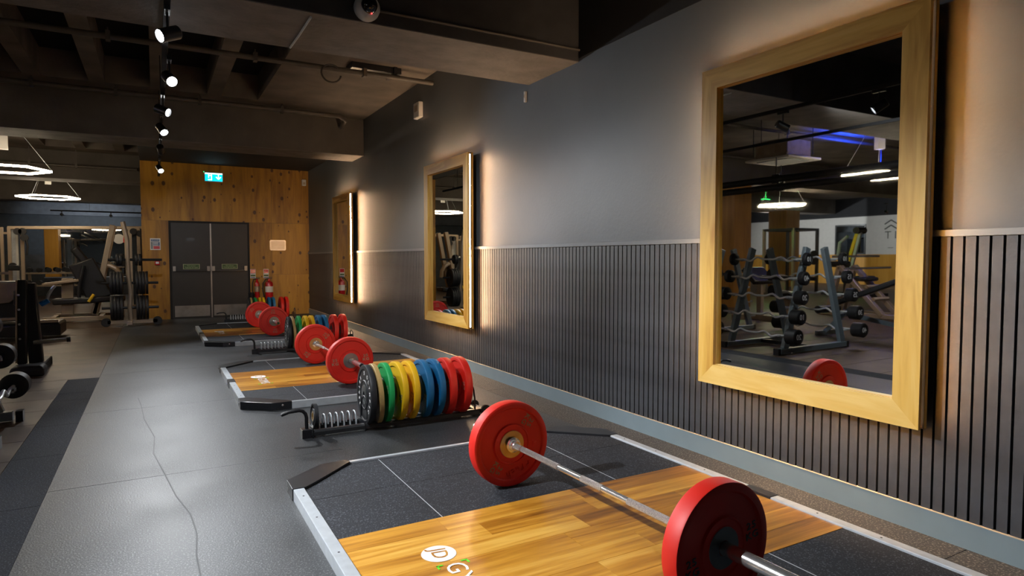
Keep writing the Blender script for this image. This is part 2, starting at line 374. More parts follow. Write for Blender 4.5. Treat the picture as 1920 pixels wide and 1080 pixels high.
for (y0, y1, xr, xs) in ((5.13, 10.47, XR, 1.36), (11.19, 16.6, XR, 1.36)):
    MB().box(xs, xr, y0, y1, 3.55, 3.9).box(XL, xs, y0, y0+.25, 3.55, 3.9).box(XL, xs, y1-.55, y1, 3.55, 3.9).build('ceiling_slab', M['slab'], ce, smooth=False)
    x = .69
    while x > -2.6:
        MB().box(x, x+.18, y0+.25, y1-.55, 3.55, 3.9).build('ceiling_rib', M['slab'], ce, smooth=False); x -= .69
    MB().box(XL, x+.69, y0+.25, y1-.55, 3.55, 3.9).build('ceiling_slab', M['slab'], ce, smooth=False)
MB().box(-.218, XR, 11.3, 14.9, 3.22, 3.3).build('bulkhead', M['flatblack'], ce, smooth=False)
# columns
def column(x, y, wd, label, z1=2.955):
    t = thing('plywood_column', label, 'column', (x, y, 0))
    for i, (a, b2, c, d) in enumerate(((-wd/2, wd/2, -wd/2, -wd/2+.018), (wd/2-.018, wd/2, -wd/2+.018, wd/2-.018), (-wd/2, -wd/2+.018, -wd/2+.018, wd/2-.018), (-wd/2, wd/2, wd/2-.018, wd/2))):
        MB().box(a, b2, c, d, 0, z1).build('plywood_panel', M['ply_d'], t, smooth=False)
column(-6.5, 10.8, .6, 'near plywood clad square column seen in the big mirror')
column(-15.9, 16.4, .8, 'far plywood clad column before the white wall in the big mirror')
column(-4.2, 17.0, .9, 'plywood clad column reflected in the far gym mirror')

# door
dr = MB().box(.262, .30, YP-.03, YP+.0, 0, 2.03).box(1.762, 1.80, YP-.03, YP, 0, 2.03).box(.30, 1.762, YP-.03, YP, 1.99, 2.03).build('door_1', M['flatblack'], kind='structure', smooth=False)
for x0, x1, s_ in ((.302, 1.028, -1), (1.036, 1.760, 1)):
    lf = MB().box(x0, x1, YP-.022, YP-.002, .005, 1.988).build('door_leaf', M['door'], dr, smooth=False)
    MB().box(x0+.04, x1-.03, YP-.026, YP-.022, .04, .27).build('kick_plate', M['kick'], lf, smooth=False)
    MB().box(x0+.02, x1-.02, YP-.085, YP-.055, .985, 1.01).build('push_bar', M['blk'], lf, bevel=.004)
    MB().box(x0+.02, x0+.07, YP-.09, YP-.022, .99, 1.09).build('bar_bracket', M['kick'], lf, smooth=False)
    MB().box(x1-.07, x1-.02, YP-.09, YP-.022, .99, 1.09).build('bar_bracket', M['kick'], lf, smooth=False)
    xc = (x0+x1)/2
    pl = MB().box(xc-.155, xc+.155, YP-.027, YP-.022, 1.03, 1.135).build('door_notice', M['sign_c'], lf, smooth=False)
    MB().box(xc-.145, xc+.145, YP-.029, YP-.027, 1.038, 1.127).build('notice_panel', M['sign_g'], lf, smooth=False)
    text('notice_lettering', 'Fire escape\nPush bar to open', .034, M['sign_c'], lf, face((xc, YP-.030, 1.083), (1, 0, 0), (0, 0, 1)), .0005)
MB().box(.58, .735, YP-.026, YP-.022, 1.61, 1.685).build('door_plaque', M['blk'], dr, smooth=False)
MB().box(1.026, 1.052, YP-.032, YP-.022, .005, 1.988).build('meeting_strip', M['kick'], dr, smooth=False)

# ================================================================= MIRRORS
def mirror(y0, y1, z0, z1, label, tilt=None, fw=.118):
    F, B = 2.93, 2.998
    t = thing('wall_mirror', label, 'mirror', (F, (y0+y1)/2, (z0+z1)/2), 0, 'framed mirrors along the slatted wall')
    def fr(x, inner, outer_in, mats, nm, dx):
        a, b2, c, d = y0+outer_in, y1-outer_in, z0+outer_in, z1-outer_in; f = inner
        for poly, m_ in (([(a, c), (b2, c), (b2-f, c+f), (a+f, c+f)], mats[1]), ([(a, d), (b2, d), (b2-f, d-f), (a+f, d-f)], mats[1]),
                         ([(a, c), (a+f, c+f), (a+f, d-f), (a, d)], mats[0]), ([(b2, c), (b2-f, c+f), (b2-f, d-f), (b2, d)], mats[0])):
            v = [(x, p, q) for p, q in poly] + [(x+dx, p, q) for p, q in poly]
            MB().add(v, [(0, 1, 2, 3), (7, 6, 5, 4)] + [(i, (i+1) % 4, 4+(i+1) % 4, 4+i) for i in range(4)]).build(nm, m_, t, world=True, smooth=False)
    fr(F, fw, 0, (M['pine_v'], M['pine_h']), 'frame_rail', .020)
    fr(F+.0445, .06, 0, (M['pine_v'], M['pine_h']), 'backing_rail', .022)
    fr(F+.0418, .030, .0, (M['void'], M['void']), 'light_stop', .0027)  # added black plate, keeps the strip's glow off the backing rail
    fr(F+.0202, .012, .0215, (M['blk'], M['blk']), 'channel_core', .0258)
    mb = MB()
    o = .0170; x0, x1 = F+.0210, F+.0412
    for (a, b2, c, d) in ((y0+o, y0+o+.004, z0+o, z1-o), (y1-o-.004, y1-o, z0+o, z1-o), (y0+o, y1-o, z0+o, z0+o+.004), (y0+o, y1-o, z1-o-.004, z1-o)): mb.box(x0, x1, a, b2, c, d)
    mb.build('light_strip', M['led'], t, world=True, smooth=False)
    fr(F+.0205, .004, fw-.002, (M['pine_v'], M['pine_h']), 'rebate_lip', .020)
    MB().box(B-.002, XR-.022, y0+.15, y1-.15, z0+.15, z1-.15).build('mounting_board', M['blk'], t, world=True, smooth=False)
    iy, iz = (y1-y0)/2-fw+.006, (z1-z0)/2-fw+.006
    g = MB().box(0, .005, -iy, iy, -iz, iz).build('mirror_glass', M['mirror'], t, smooth=False)
    g.location = (.034, 0, 0)
    if tilt:
        n_ = Vector((-math.cos(tilt[0])*math.cos(tilt[1]), math.sin(tilt[0]), math.sin(tilt[1]))); g.rotation_mode = 'QUATERNION'
        g.rotation_quaternion = Vector((-1, 0, 0)).rotation_difference(n_)
mirror(1.540, 2.848, .498, 2.388, 'largest pine framed mirror nearest the camera, reflecting the barbell rack', (-.006, -.004))
mirror(6.175, 7.440, .495, 2.390, 'middle pine framed mirror with bright light strip, above second platform')
mirror(10.925, 12.10, .480, 2.390, 'smallest pine framed mirror farthest along the wall, reflecting plywood')

# ================================================================= LIFTING PLATFORMS
def platform(yn, yf, wn, wf_, label, seams, hs, clampy):
    X0, X1, FZ, mz = .600, 2.722, .060, .050
    t = thing('lifting_platform', label, 'platform', (0, 0, 0), 0, 'lifting platforms')
    t.location = ((X0+X1)/2, (yn+yf)/2, 0)
    B = lambda nm, mb, m_, **k: mb.build(nm, m_, t, world=True, **k)
    c = .33
    B('side_rail', MB().cbox(X0, X0+.055, yn+c, yf-c, 0, FZ, .003), M['steel'], smooth=False)
    B('side_rail', MB().cbox(X1-.055, X1, yn+c, yf-c, 0, FZ, .003), M['steel'], smooth=False)
    B('cross_rail', MB().cbox(X0+.36, X1-.36, yn, yn+.03, 0, FZ, .002), M['steel'], smooth=False)
    B('cross_rail', MB().cbox(X0+.36, X1-.36, yf-.03, yf, 0, FZ, .002), M['steel'], smooth=False)
    for sx in (0, 1):
        for sy in (0, 1):
            P = [(-.006, .335), (-.006, .18), (.215, -.006), (.375, -.006), (.375, .034), (.12, .285), (.062, .335)]
            pl_ = [((X0+px) if not sx else (X1-px), (yn+py) if not sy else (yf-py)) for px, py in P]
            br = B('corner_bracket', MB().prism(pl_, 0, .064), M['blk'], smooth=False, bevel=.002)
            for bx, by in ((-.008, .25), (.3, -.008)):
                x_ = (X0+bx) if not sx else (X1-bx); y_ = (yn+by) if not sy else (yf-by)
                ax = 'x' if bx < 0 else 'y'; s1 = (-1 if not sx else 1) if bx < 0 else (-1 if not sy else 1)
                b2 = MB().lathe([(.009, 0), (.009, .004), (.004, .007)], 10, AX(ax, (x_, y_, .038), s1)).build('bolt', M['chrome'], br, world=False)
                b2.location = (-t.location.x, -t.location.y, 0)
    for x0, x1 in ((X0-.004, X0+.058), (X1-.058, X1+.004)):
        cl = B('rail_clamp', MB().box(x0, x1, clampy-.085, clampy+.085, 0, .064), M['blk'], smooth=False, bevel=.002)
    mb = MB()
    for q in range(7):
        yy = yn+.45+q*(yf-yn-.9)/6
        for x in (X0+.028, X1-.028): mb.lathe([(.005, 0), (.005, .0012), (.002, .0016)], 8, AX('z', (x, yy+.05*(q % 2), FZ-.0004)))
    B('rail_screw', mb, M['blk'], stuff=True)
    # mats (corners cut off where the brackets run)
    def clip(poly, f):          # keep f(p)>=0
        out = []
        for i, p in enumerate(poly):
            q = poly[(i+1) % len(poly)]; a, b2 = f(p), f(q)
            if a >= 0: out.append(p)
            if a*b2 < 0: s_ = a/(a-b2); out.append((p[0]+(q[0]-p[0])*s_, p[1]+(q[1]-p[1])*s_))
        return out
    ix0, ix1 = X0+.056, X1-.056
    def mat(x0, x1, y0, y1):
        g = .002; po = [(x0+g, y0+g), (x1-g, y0+g), (x1-g, y1-g), (x0+g, y1-g)]
        for cx, cy, sx, sy in ((X0, yn, 1, 1), (X1, yn, -1, 1), (X0, yf, 1, -1), (X1, yf, -1, -1)):
            po = clip(po, lambda p: (p[0]-cx)*sx/.43 + (p[1]-cy)*sy/.38 - 1)
            if not po: return
        B('rubber_mat', MB().prism(po, 0, mz), M['rubber'], smooth=False)
    xs = [ix0] + seams + [ix1]
    for x in seams:
        for ya, yb in ((yn+.035, wn), (wf_, yf-.035)): B('joint_strip', MB().box(x-.0018, x+.0018, ya, yb, .01, mz+.0006), M['steel'], smooth=False)
    for ya, yb, h in ((yn+.031, wn, hs[0]), (wf_, yf-.031, hs[1])):
        ys = [ya, h, yb] if ya < h < yb else [ya, yb]
        for a, b2 in zip(xs, xs[1:]):
            for c1, d1 in zip(ys, ys[1:]): mat(a, b2, c1, d1)
    # oak boards
    rows = 7; hgt = (wf_-wn)/rows; rnd = random.Random(int(yn*10))
    for r in range(rows):
        x = ix0; first = True
        while x < ix1-.01:
            L_ = rnd.uniform(.25, .9) if first else rnd.uniform(.55, 1.0); first = False
            x2 = min(x+L_, ix1)
            if ix1-x2 < .2: x2 = ix1
            B('oak_board', MB().box(x+.0005, x2-.0005, wn+r*hgt+.0005, wn+(r+1)*hgt-.0005, .01, mz+.001+rnd.uniform(0, .0006)), M['oak'], smooth=False)
            x = x2
    return t
def logo(t, cx, cy):
    ox, oy = cx-t.location.x, cy-t.location.y; z = .0525
    disc = MB().lathe([(.072, 0), (.072, .0006)], 40, AX('z', (ox, oy, z))).build('logo_disc', M['white_s'], t)
    # slanted outline initials, reading towards the camera
    F = lambda x, y, zz=z+.0012: face((ox+x, oy+y, zz), (0, -1, 0), (1, 0, 0))
    sk = Matrix(((1, .28, 0, 0), (0, 1, 0, 0), (0, 0, 1, 0), (0, 0, 0, 1)))
    text('logo_initials', 'JD', .092, M['oak'], disc, F(0, 0) @ sk, .0003, .95)
    text('logo_word', 'GYMS', .118, M['white_s'], t, F(.012, -.255, z+.0006), .0003, 1.02)
    for x, y, dx, dy in ((.082, -.095, -1, -1), (-.052, -.095, 1, -1), (.082, -.425, -1, 1), (-.052, -.425, 1, 1)):
        MB().box(ox+x, ox+x+.028*dx, oy+y, oy+y+.008*dy, z, z+.0006).box(ox+x, ox+x+.008*dx, oy+y, oy+y+.03*dy, z, z+.0006).build('logo_corner', M['green_s'], t, smooth=False)
t1 = platform(.70, 3.715, 1.708, 2.70, 'nearest lifting platform, oak boards between black mats, printed round logo in front', [1.146, 2.17], (1.2, 3.208), 2.18)
logo(t1, .985, 2.363)
t2 = platform(5.50, 7.93, 6.20, 7.228, 'middle lifting platform between the two coloured plate racks', [1.112, 2.16], (5.85, 7.60), 6.73)
logo(t2, .892, 6.865)
t3 = platform(9.82, 12.86, 10.77, 11.84, 'farthest lifting platform, in front of the grey double doors', [1.13, 2.16], (10.3, 12.35), 11.25)
logo(t3, .90, 11.45)

# ================================================================= PLATES AND BARBELLS
def make_plate(col, R, T, label, group, kg='25', hub=None, style='bar'):
    """disc turned about local +X"""
    t = thing('bumper_plate', label, 'weight plate', (0, 0, 0), 0, group)
    h = T/2; hw = h*.72; A = AX('x')
    pr = [(.026, -h*.9), (.074, -h*.9), (.076, -h*.84), (.098, -h*.84), (.101, -h*.97), (.105, -h*.97), (.110, -hw), (R*.83, -hw), (R*.86, -h*.97), (R*.955, -h), (R*.99, -h*.9), (R, -h*.72)]
    prof = pr + [(r, -z) for r, z in reversed(pr)]
    MB().lathe(prof, 64, A, closed=True).build('disc', M['p_'+col], t)
    hp = [(.0262, -h*.95), (.071, -h*.95), (.0735, -h*.88), (.0735, h*.88), (.071, h*.95), (.0262, h*.95)]
    MB().lathe(hp, 40, A, closed=True).build('hub_ring', hub or M['brass'], t)
    return t
def ring_text(t, s_, R, x, sgn, a0, da, size, mat, bold=0.0):
    """letters along a circle on the face whose normal is sgn*X"""
    for i, ch in enumerate(s_):
        if ch == ' ': continue
        a = a0 - da*i           # angle measured in the viewer's frame: right = -sgn*Y... up = Z
        rt_ = Vector((0, sgn, 0)); up = Vector((0, 0, 1))
        p = rt_*(math.cos(a)*R) + up*(math.sin(a)*R); ur = rt_*math.cos(a) + up*math.sin(a); rr = rt_*math.sin(a) - up*math.cos(a)
        text('letter', ch, size, mat, t, face((x*sgn, p.y, p.z), rr, ur), .0008, bold=bold)
def block_text(t, lines, R, ang, x, sgn, size, mat, rot, nm='weight_marking', ext=.0007):
    rt_ = Vector((0, sgn, 0)); up = Vector((0, 0, 1))
    p = rt_*(math.cos(ang)*R) + up*(math.sin(ang)*R)
    r2 = rt_*math.cos(rot) + up*math.sin(rot); u2 = -rt_*math.sin(rot) + up*math.cos(rot)
    text(nm, lines, size, mat, t, face((x*sgn, p.y, p.z), r2, u2), ext, 1.15, 1.25, bold=.0006)
def barbell(x, ya, yb, z, rot, label):
    """ya near plate inner face, yb far plate inner face"""
    yc = (ya+yb)/2; H = (yb-ya)/2
    t = thing('barbell', label, 'barbell', (x, yc, z), rot, 'barbells loaded with red plates')
    MB().tube([(0, -H+.0, 0), (0, H-.0, 0)], .0136, 16).build('shaft', M['chrome'], t)
    for a, b2 in ((-H+.03, -H+.09), (-H+.10, -.25), (-.085, .06), (.24, H-.10), (H-.09, H-.03)):
        MB().tube([(0, a, 0), (0, b2, 0)], .0150, 16).build('knurled_grip', M['knurl'], t)
    for s_ in (-1, 1):
        A = AX('y', (0, s_*H, 0), s_)
        MB().lathe([(.016, -.045), (.024, -.045), (.0255, -.042), (.0255, -.034), (.031, -.032), (.031, -.020), (.0255, -.018), (.040, -.014), (.040, -.001), (.0246, -.001), (.0246, .405), (.0235, .412), (.012, .412)], 28, A).build('sleeve', M['chrome'], t)
        MB().lathe([(.0140, .4115), (.0200, .4115), (.0200, .414), (.0140, .414)], 20, A).build('end_cap', M['blk'], t)
    return t
GB = 'red plates loaded on the barbells'
def loaded(x, y, z, rot, label, marks, near):
    """near: text on the face towards the camera"""
    p = make_plate('red', .225, .074, label, GB, hub=M[{'dark': 'hubdark', 's': 'hubsteel'}.get(near, 'brass')])
    p.location = (x, y, z); p.rotation_euler = (0, 0, PI/2 + rot)      # local +X -> world +Y ; face -X looks at camera
    for ang, rot_ in marks:
        for s_ in (-1, 1):
            block_text(p, '25\nKG', .150, ang, .0278, s_, .036, M['grey_s'] if near == 'dark' else M['bronze_s'], rot_)
    return p
sets = [((1.640, 1.555, 2.880, .278), 0.027, 'nearest barbell with chrome shaft crossing the oak boards'),
        ((1.600, 6.10, 7.385, .278), 0.025, 'second barbell, loaded across the middle platform'),
        ((1.585, 10.47, 11.78, .278), 0.020, 'farthest barbell, resting on the platform by the doors')]
plab = [('dark faced red plate on the near end of the nearest barbell, cropped by frame', 'red plate on the far end of the nearest barbell, gold hub and raised rings'),
        ('bright red plate on near end of the second barbell, reading 25 KG twice', 'red plate on far end of second barbell, partly behind another red plate'),
        ('dark red plate on near end of the farthest barbell, round steel hub', 'vivid orange red plate on the far end of the farthest barbell')]
marks = [[((math.radians(195), math.radians(8)), (math.radians(10), math.radians(8))), ((math.radians(232), math.radians(-128)), (math.radians(48), math.radians(-128)))],
         [((math.radians(183), math.radians(5)), (math.radians(8), math.radians(5))), ((math.radians(38), math.radians(48)), (math.radians(228), math.radians(48)))],
         [((math.radians(95), math.radians(0)), (math.radians(275), math.radians(0))), ((math.radians(145), math.radians(-60)), (math.radians(325), math.radians(-60)))]]
for (pos, rot, lab), pls, mk in zip(sets, plab, marks):
    x, ya, yb, z = pos; bb_ = barbell(x, ya, yb, z, rot, lab); yc = (ya+yb)/2
    for j, (yy, s_) in enumerate(((ya-.037, -1), (yb+.037, 1))):
        dy = yy-yc
        p = loaded(x-math.sin(rot)*dy, yc+math.cos(rot)*dy, z, rot, pls[j], mk[j], 'dark' if (j == 0 and pos[1] < 3) else ('s' if (j == 0 or pos[1] > 9) else 'b'))
        if j == 1 and pos[1] < 3:     # raised maker's lettering of the nearest barbell's far plate
            block_text(p, 'rTech', .146, math.radians(287), .0278, -1, .045, M['p_red'], math.radians(198), 'raised_lettering', .003)
            block_text(p, 'Y', .140, math.radians(352), .0278, -1, .045, M['p_red'], math.radians(-20), 'raised_lettering', .003)

# plate rack (toaster) running along X
def plate_rack(ox, oy, label, n_small=7):
    t = thing('plate_rack', label, 'plate rack', (ox, oy, 0), 0, 'toaster plate racks between the platforms')
    b = lambda nm, mb, m_='blk', **k: mb.build(nm, M[m_], t, **k)
    for yy in (-.085, .085): b('base_rail', MB().cbox(.05, 1.36, yy-.026, yy+.026, .016, .052, .012), 'blk_sat', smooth=False)
    b('handle_block', MB().cbox(-.012, .055, -.10, -.02, 0, .062, .004), smooth=False)
    for x in (.055, .425): b('divider_plate', MB().box(x, x+.008, -.115, .115, .0, .075), smooth=False, bevel=.002)
    b('cross_member', MB().box(1.33, 1.40, -.09, .09, .018, .05), smooth=False)
    # pulling handle
    pts = [(.025, -.06, .05), (.025, -.06, .14)] + [(.025-.05*(1-math.cos(a)), -.06, .14+.055*math.sin(a)) for a in (PI/6, PI/3, PI/2)] + [(-.09, -.06, .192), (-.145, -.06, .176)]
    b('pull_handle', MB().tube(pts, .0125, 12))
    def hoop(x, w, h, r):
        p = [(x, -w, .045), (x, -w*.95, h*.6)] + [(x, -w*.8*math.cos(a), h*.75+h*.25*math.sin(a)) for a in [PI*i/8 for i in range(9)]] + [(x, w*.95, h*.6), (x, w, .045)]
        return MB().tube(p, r, 8)
    for i in range(n_small): b('small_divider', hoop(.115+i*.044, .055, .135, .0055), 'steel')
    for x in (.455, .535, .61, .70, .805, .905, 1.0, 1.10, 1.21, 1.33): b('large_divider', hoop(x, .085, .235, .007))
    for yy in (-.105, .105):
        wh = b('wheel', MB().lathe([(.010, -.014), (.034, -.014), (.040, -.009), (.040, .009), (.034, .014), (.010, .014)], 24, AX('y', (1.415, yy, .042))), 'blk2')
    b('axle', MB().tube([(1.415, -.122, .042), (1.415, .122, .042)], .007, 10), 'blk')
    return t
rack_lab = ['nearest plate rack with wheel, beside the nearest platform', 'second plate rack with empty chrome dividers, between middle and far platforms', 'farthest plate rack, standing against the plywood by the doors']
RK = [(.880, 4.62), (1.095, 8.98), (1.17, 13.62)]
for (x, y), l in zip(RK, rack_lab): plate_rack(x, y, l)
PL = [('black', .222, .046, 'black bumper plate with white ring lettering'), ('tan', .225, .036, 'tan bumper plate'), ('green', .225, .042, 'green bumper plate'), ('yellow', .225, .047, 'left yellow bumper plate'), ('yellow', .225, .047, 'right yellow bumper plate'),
      ('blue', .225, .052, 'left blue bumper plate'), ('blue', .225, .052, 'right blue bumper plate'), ('red', .225, .060, 'left red bumper plate'), ('red', .225, .060, 'right red bumper plate')]
where = ['on the nearest plate rack', 'on the second plate rack', 'on the farthest plate rack']
XS = [[1.355, 1.415, 1.490, 1.583, 1.678, 1.788, 1.878, 1.982, 2.103], [1.56, 1.615, 1.69, 1.78, 1.86, 1.955, 2.03, 2.165, 2.29], [1.62, 1.67, 1.735, 1.82, 1.89, 1.995, 2.075, 2.235, 2.33]]
protos = {}
for i, (col, R, T, lab) in enumerate(PL):
    p = make_plate(col, R, T, lab, '', hub=M['hubdark'])
    xs_ = -T/2*.72
    if col == 'black':
        ring_text(p, 'OLYMPIC', .158, T/2*.74, -1, math.radians(62), math.radians(17), .040, M['white_s'], .0012)
        ring_text(p, 'SERIES', .158, T/2*.74, -1, math.radians(214), math.radians(15), .036, M['white_s'], .0012)
        ring_text(p, '5', .158, T/2*.74, -1, math.radians(95), .1, .040, M['white_s'], .0012)
    elif col == 'tan': ring_text(p, '5KG', .160, T/2*.74, -1, math.radians(80), math.radians(15), .05, M['white_s'], .001)
    else:
        kg = dict(green='10', yellow='15', blue='20', red='25')[col]
        for a in (20, 200): block_text(p, kg+'\nKG', .150, math.radians(a - (25 if i % 2 else 5)), T/2*.74, -1, .036, M['bronze_s'] if col == 'yellow' else M['cream_s'], math.radians(a+70))
    for r in range(3):
        x, y = XS[r][i], RK[r][1]
        q = p if r == 0 else dup(p, (0, 0, 0))
        q.location = (x, y, .022+R); q.rotation_euler = (random.uniform(-.6, .6) if col not in ('black', 'tan') else 0, (-.05 if col == 'tan' else random.uniform(.01, .035)), random.uniform(-.05, .02))
        q['label'] = lab+' '+where[r]; q['group'] = 'bumper plates '+where[r]
t = thing('small_weight_plate', 'small black plate in the first slot of nearest plate rack', 'weight plate', (.972, 4.62, .13))
MB().lathe([(.026, -.012), (.05, -.013), (.052, -.006), (.072, -.006), (.076, -.013), (.088, -.013), (.088, .013), (.076, .013), (.072, .006), (.052, .006), (.05, .013), (.026, .012)], 40, AX('x'), closed=True).build('disc', M['p_black'], t)
MB().lathe([(.0255, -.0125), (.038, -.0125), (.038, .0125), (.0255, .0125)], 30, AX('x'), closed=True).build('hub_ring', M['brass'], t)
t.rotation_euler = (0, .05, 0)
# ================================================================= BARBELL RACK (left edge, and in the big mirror)
def curl_rack(x0, y0, y1, label, depth=1.4, sx=-1, lv=5):
    t = thing('barbell_rack', label, 'barbell rack', (x0, (y0+y1)/2, 0), 0, 'A frame racks of fixed barbells')
    xc = x0 + sx*depth/2
    B = lambda nm, mb, m_='rackgrey', **k: mb.build(nm, M[m_], t, world=True, **k)
    for y in (y0, y1):
        B('base_foot', MB().cbox(min(x0, x0+sx*depth), max(x0, x0+sx*depth), y-.035, y+.035, .012, .078, .005), smooth=False)
        for x in (x0-sx*.03, x0+sx*(depth-.0)): B('foot_cap', MB().box(x-.035 if sx > 0 else x-.012, x+.035 if sx < 0 else x+.012, y-.039, y+.039, 0, .082), 'blk', smooth=False)
        for s_, xa, xb in ((1, x0+sx*.10, x0+sx*.52), (-1, x0+sx*(depth-.10), x0+sx*(depth-.52))):
            B('upright', MB().beam((xa, y, .07), (xb, y, 1.36), .10, .055, (0, 1, 0)), smooth=False, bevel=.006)
    B('cross_bar', MB().beam((xc, y0, .045), (xc, y1, .045), .05, .05), 'blk', smooth=False)
    B('cross_bar', MB().beam((xc, y0, .95), (xc, y1, .95), .05, .05), 'blk', smooth=False)
    for side in (0, 1):
        for k in range(lv):
            z = .25+.24*k; f = (z-.07)/1.29
            xu = x0+sx*(.10+.42*f) if side == 0 else x0+sx*(depth-.10-.42*f)
            out = -sx if side == 0 else sx
            for y in (y0, y1): B('bar_hook', MB().box(min(xu+out*.04, xu+out*.18), max(xu+out*.04, xu+out*.18), y-.022, y+.022, z-.028, z-.014).box(min(xu+out*.17, xu+out*.18), max(xu+out*.17, xu+out*.18), y-.022, y+.022, z-.028, z+.008), 'steel', smooth=False)
    return t, xc
def ez_bar(x, z, y0, y1, R, T, num, label, group, wavy=True, mirrorx=1):
    yc = (y0+y1)/2; Hh = (y1-y0)/2
    t = thing('fixed_barbell', label, 'barbell', (x, yc, z), 0, group)
    if wavy:
        K = [(-1, 0), (-.72, 0), (-.52, -.025), (-.33, .03), (-.12, 0), (.12, 0), (.33, .03), (.52, -.025), (.72, 0), (1, 0)]
        pts = []
        for (a, p), (b2, q) in zip(K, K[1:]):
            for u in (0, .33, .66): s3 = u*u*(3-2*u); pts.append((0, Hh*(a+(b2-a)*u), p+(q-p)*s3))
        pts.append((0, Hh, 0))
    else: pts = [(0, -Hh, 0), (0, Hh, 0)]
    MB().tube(pts, .0135, 10).build('curl_bar', M['bar'], t)
    for s_ in (-1, 1):
        h = MB().lathe([(.012, 0), (.03, 0), (.034, -.006), (R*.82, -.006), (R, .004), (R, T-.012), (R-.01, T-.002), (R*.72, T), (R*.70, T-.003), (.012, T-.003)], 32, AX('y', (0, s_*(Hh-.02), 0), s_)).build('weight_head', M['blk2'], t)
        text('weight_number', num, .095 if R > .087 else .085, M['white_s'], t, face((0, s_*(Hh-.02+T-.0026), 0), (-s_, 0, 0), (0, 0, 1)), .0006, bold=.001)
    return t
rk, xc = curl_rack(-.98, 5.27, 6.12, 'blue grey barbell rack at left edge, holding wavy fixed barbells')
nums = ['20', '10', '20', '40', '10']; nums2 = ['40', '30', '25', '15', '10']
hts = ['lowest', 'second lowest', 'middle', 'second highest', 'highest']
for side in (0, 1):
    for k in range(5):
        z = .25+.24*k; f = (z-.07)/1.29; x0 = -.98; d = 1.4
        xu = x0-(.10+.42*f)+.145 if side == 0 else x0-(d-.10-.42*f)-.145
        R = (.098, .094, .090, .088, .085)[k]; T = (.15, .135, .11, .075, .055)[k]
        ez_bar(xu, z, 5.13, 6.27, R, T, (nums if side == 0 else nums2)[k], '%s wavy barbell on the %s side of the left edge rack' % (hts[k], 'near' if side == 0 else 'far'), 'fixed barbells on the left edge rack')
rk2, xc2 = curl_rack(-1.75, 7.35, 8.25, 'second barbell rack with straight bars, at left of the big mirror', 1.3, -1, 4)
for k in range(4):
    z = .25+.24*k; f = (z-.07)/1.29
    ez_bar(-1.75-(.10+.42*f)+.145, z, 7.2, 8.4, .088, (.12, .1, .08, .06)[k], ('45', '40', '35', '30')[k], '%s straight barbell on the second rack seen in mirror' % ('lowest', 'lower middle', 'upper middle', 'highest')[k], 'straight barbells on the second rack', False)

# ================================================================= GYM MACHINES
def machine(name, label, cat, loc): 
    t = thing(name, label, cat, loc)
    def part(nm, mb, m_='beige', **k): return mb.build(nm, M[m_], t, world=True, **k)
    return t, part
def tb(*pts, r=.02, seg=8): return MB().tube(pts, r, seg)
# plate tree by the plywood corner
Y = 13.75
t, P = machine('plate_tree', 'champagne plate tree loaded with black plates beside the plywood corner', 'weight tree', (-.42, Y, 0))
P('base_beam', MB().cbox(-.78, .02, Y-.04, Y+.04, .05, .12, .006))
for x in (-.80, .02): P('foot_wheel', MB().lathe([(.02, -.04), (.075, -.04), (.08, -.03), (.08, .03), (.075, .04), (.02, .04)], 24, AX('y', (x, Y, .08))), 'blk2')
P('base_beam', MB().cbox(-.46, -.38, Y-.35, Y+.35, .05, .11, .006))
pp = [(-.405, Y, .1), (-.425, Y, .35), (-.40, Y, .6), (-.43, Y, .9), (-.44, Y, 1.3), (-.44, Y, 1.6), (-.50, Y, 1.93)]
P('upright', MB().tube(pp, .042, 12))
for z, r, n_ in ((.34, .225, 4), (.80, .215, 4), (1.23, .11, 2)):
    P('plate_peg', tb((-.86 if z < 1 else -.75, Y, z), (.05 if z < 1 else .12, Y, z), r=.024), 'blk')
    for s_ in (-1, 1):
        for k in range(n_):
            q = thing('stored_plate', '', 'weight plate', (-.42+s_*(.125+k*.052), Y, z), 0, 'black plates on the plate tree')
            q['label'] = '%s black weight plate %s on the %s peg of plate tree' % (('innermost', 'second', 'third', 'outermost')[k] if n_ == 4 else ('inner', 'outer')[k], 'left of post' if s_ < 0 else 'right of post', {.34: 'lowest', .80: 'middle', 1.23: 'small top'}[z])
            MB().lathe([(.027, -.018), (.05, -.02), (.06, -.014), (r*.8, -.014), (r*.86, -.022), (r-.004, -.022), (r, -.015), (r, .015), (r-.004, .022), (r*.86, .022), (r*.8, .014), (.06, .014), (.05, .02), (.027, .018)], 36, AX('x'), closed=True).build('disc', M['blk2'], q)
            MB().lathe([(.0255, -.019), (.036, -.019), (.036, .019), (.0255, .019)], 20, AX('x'), closed=True).build('hub_ring', M['hubdark'], q)
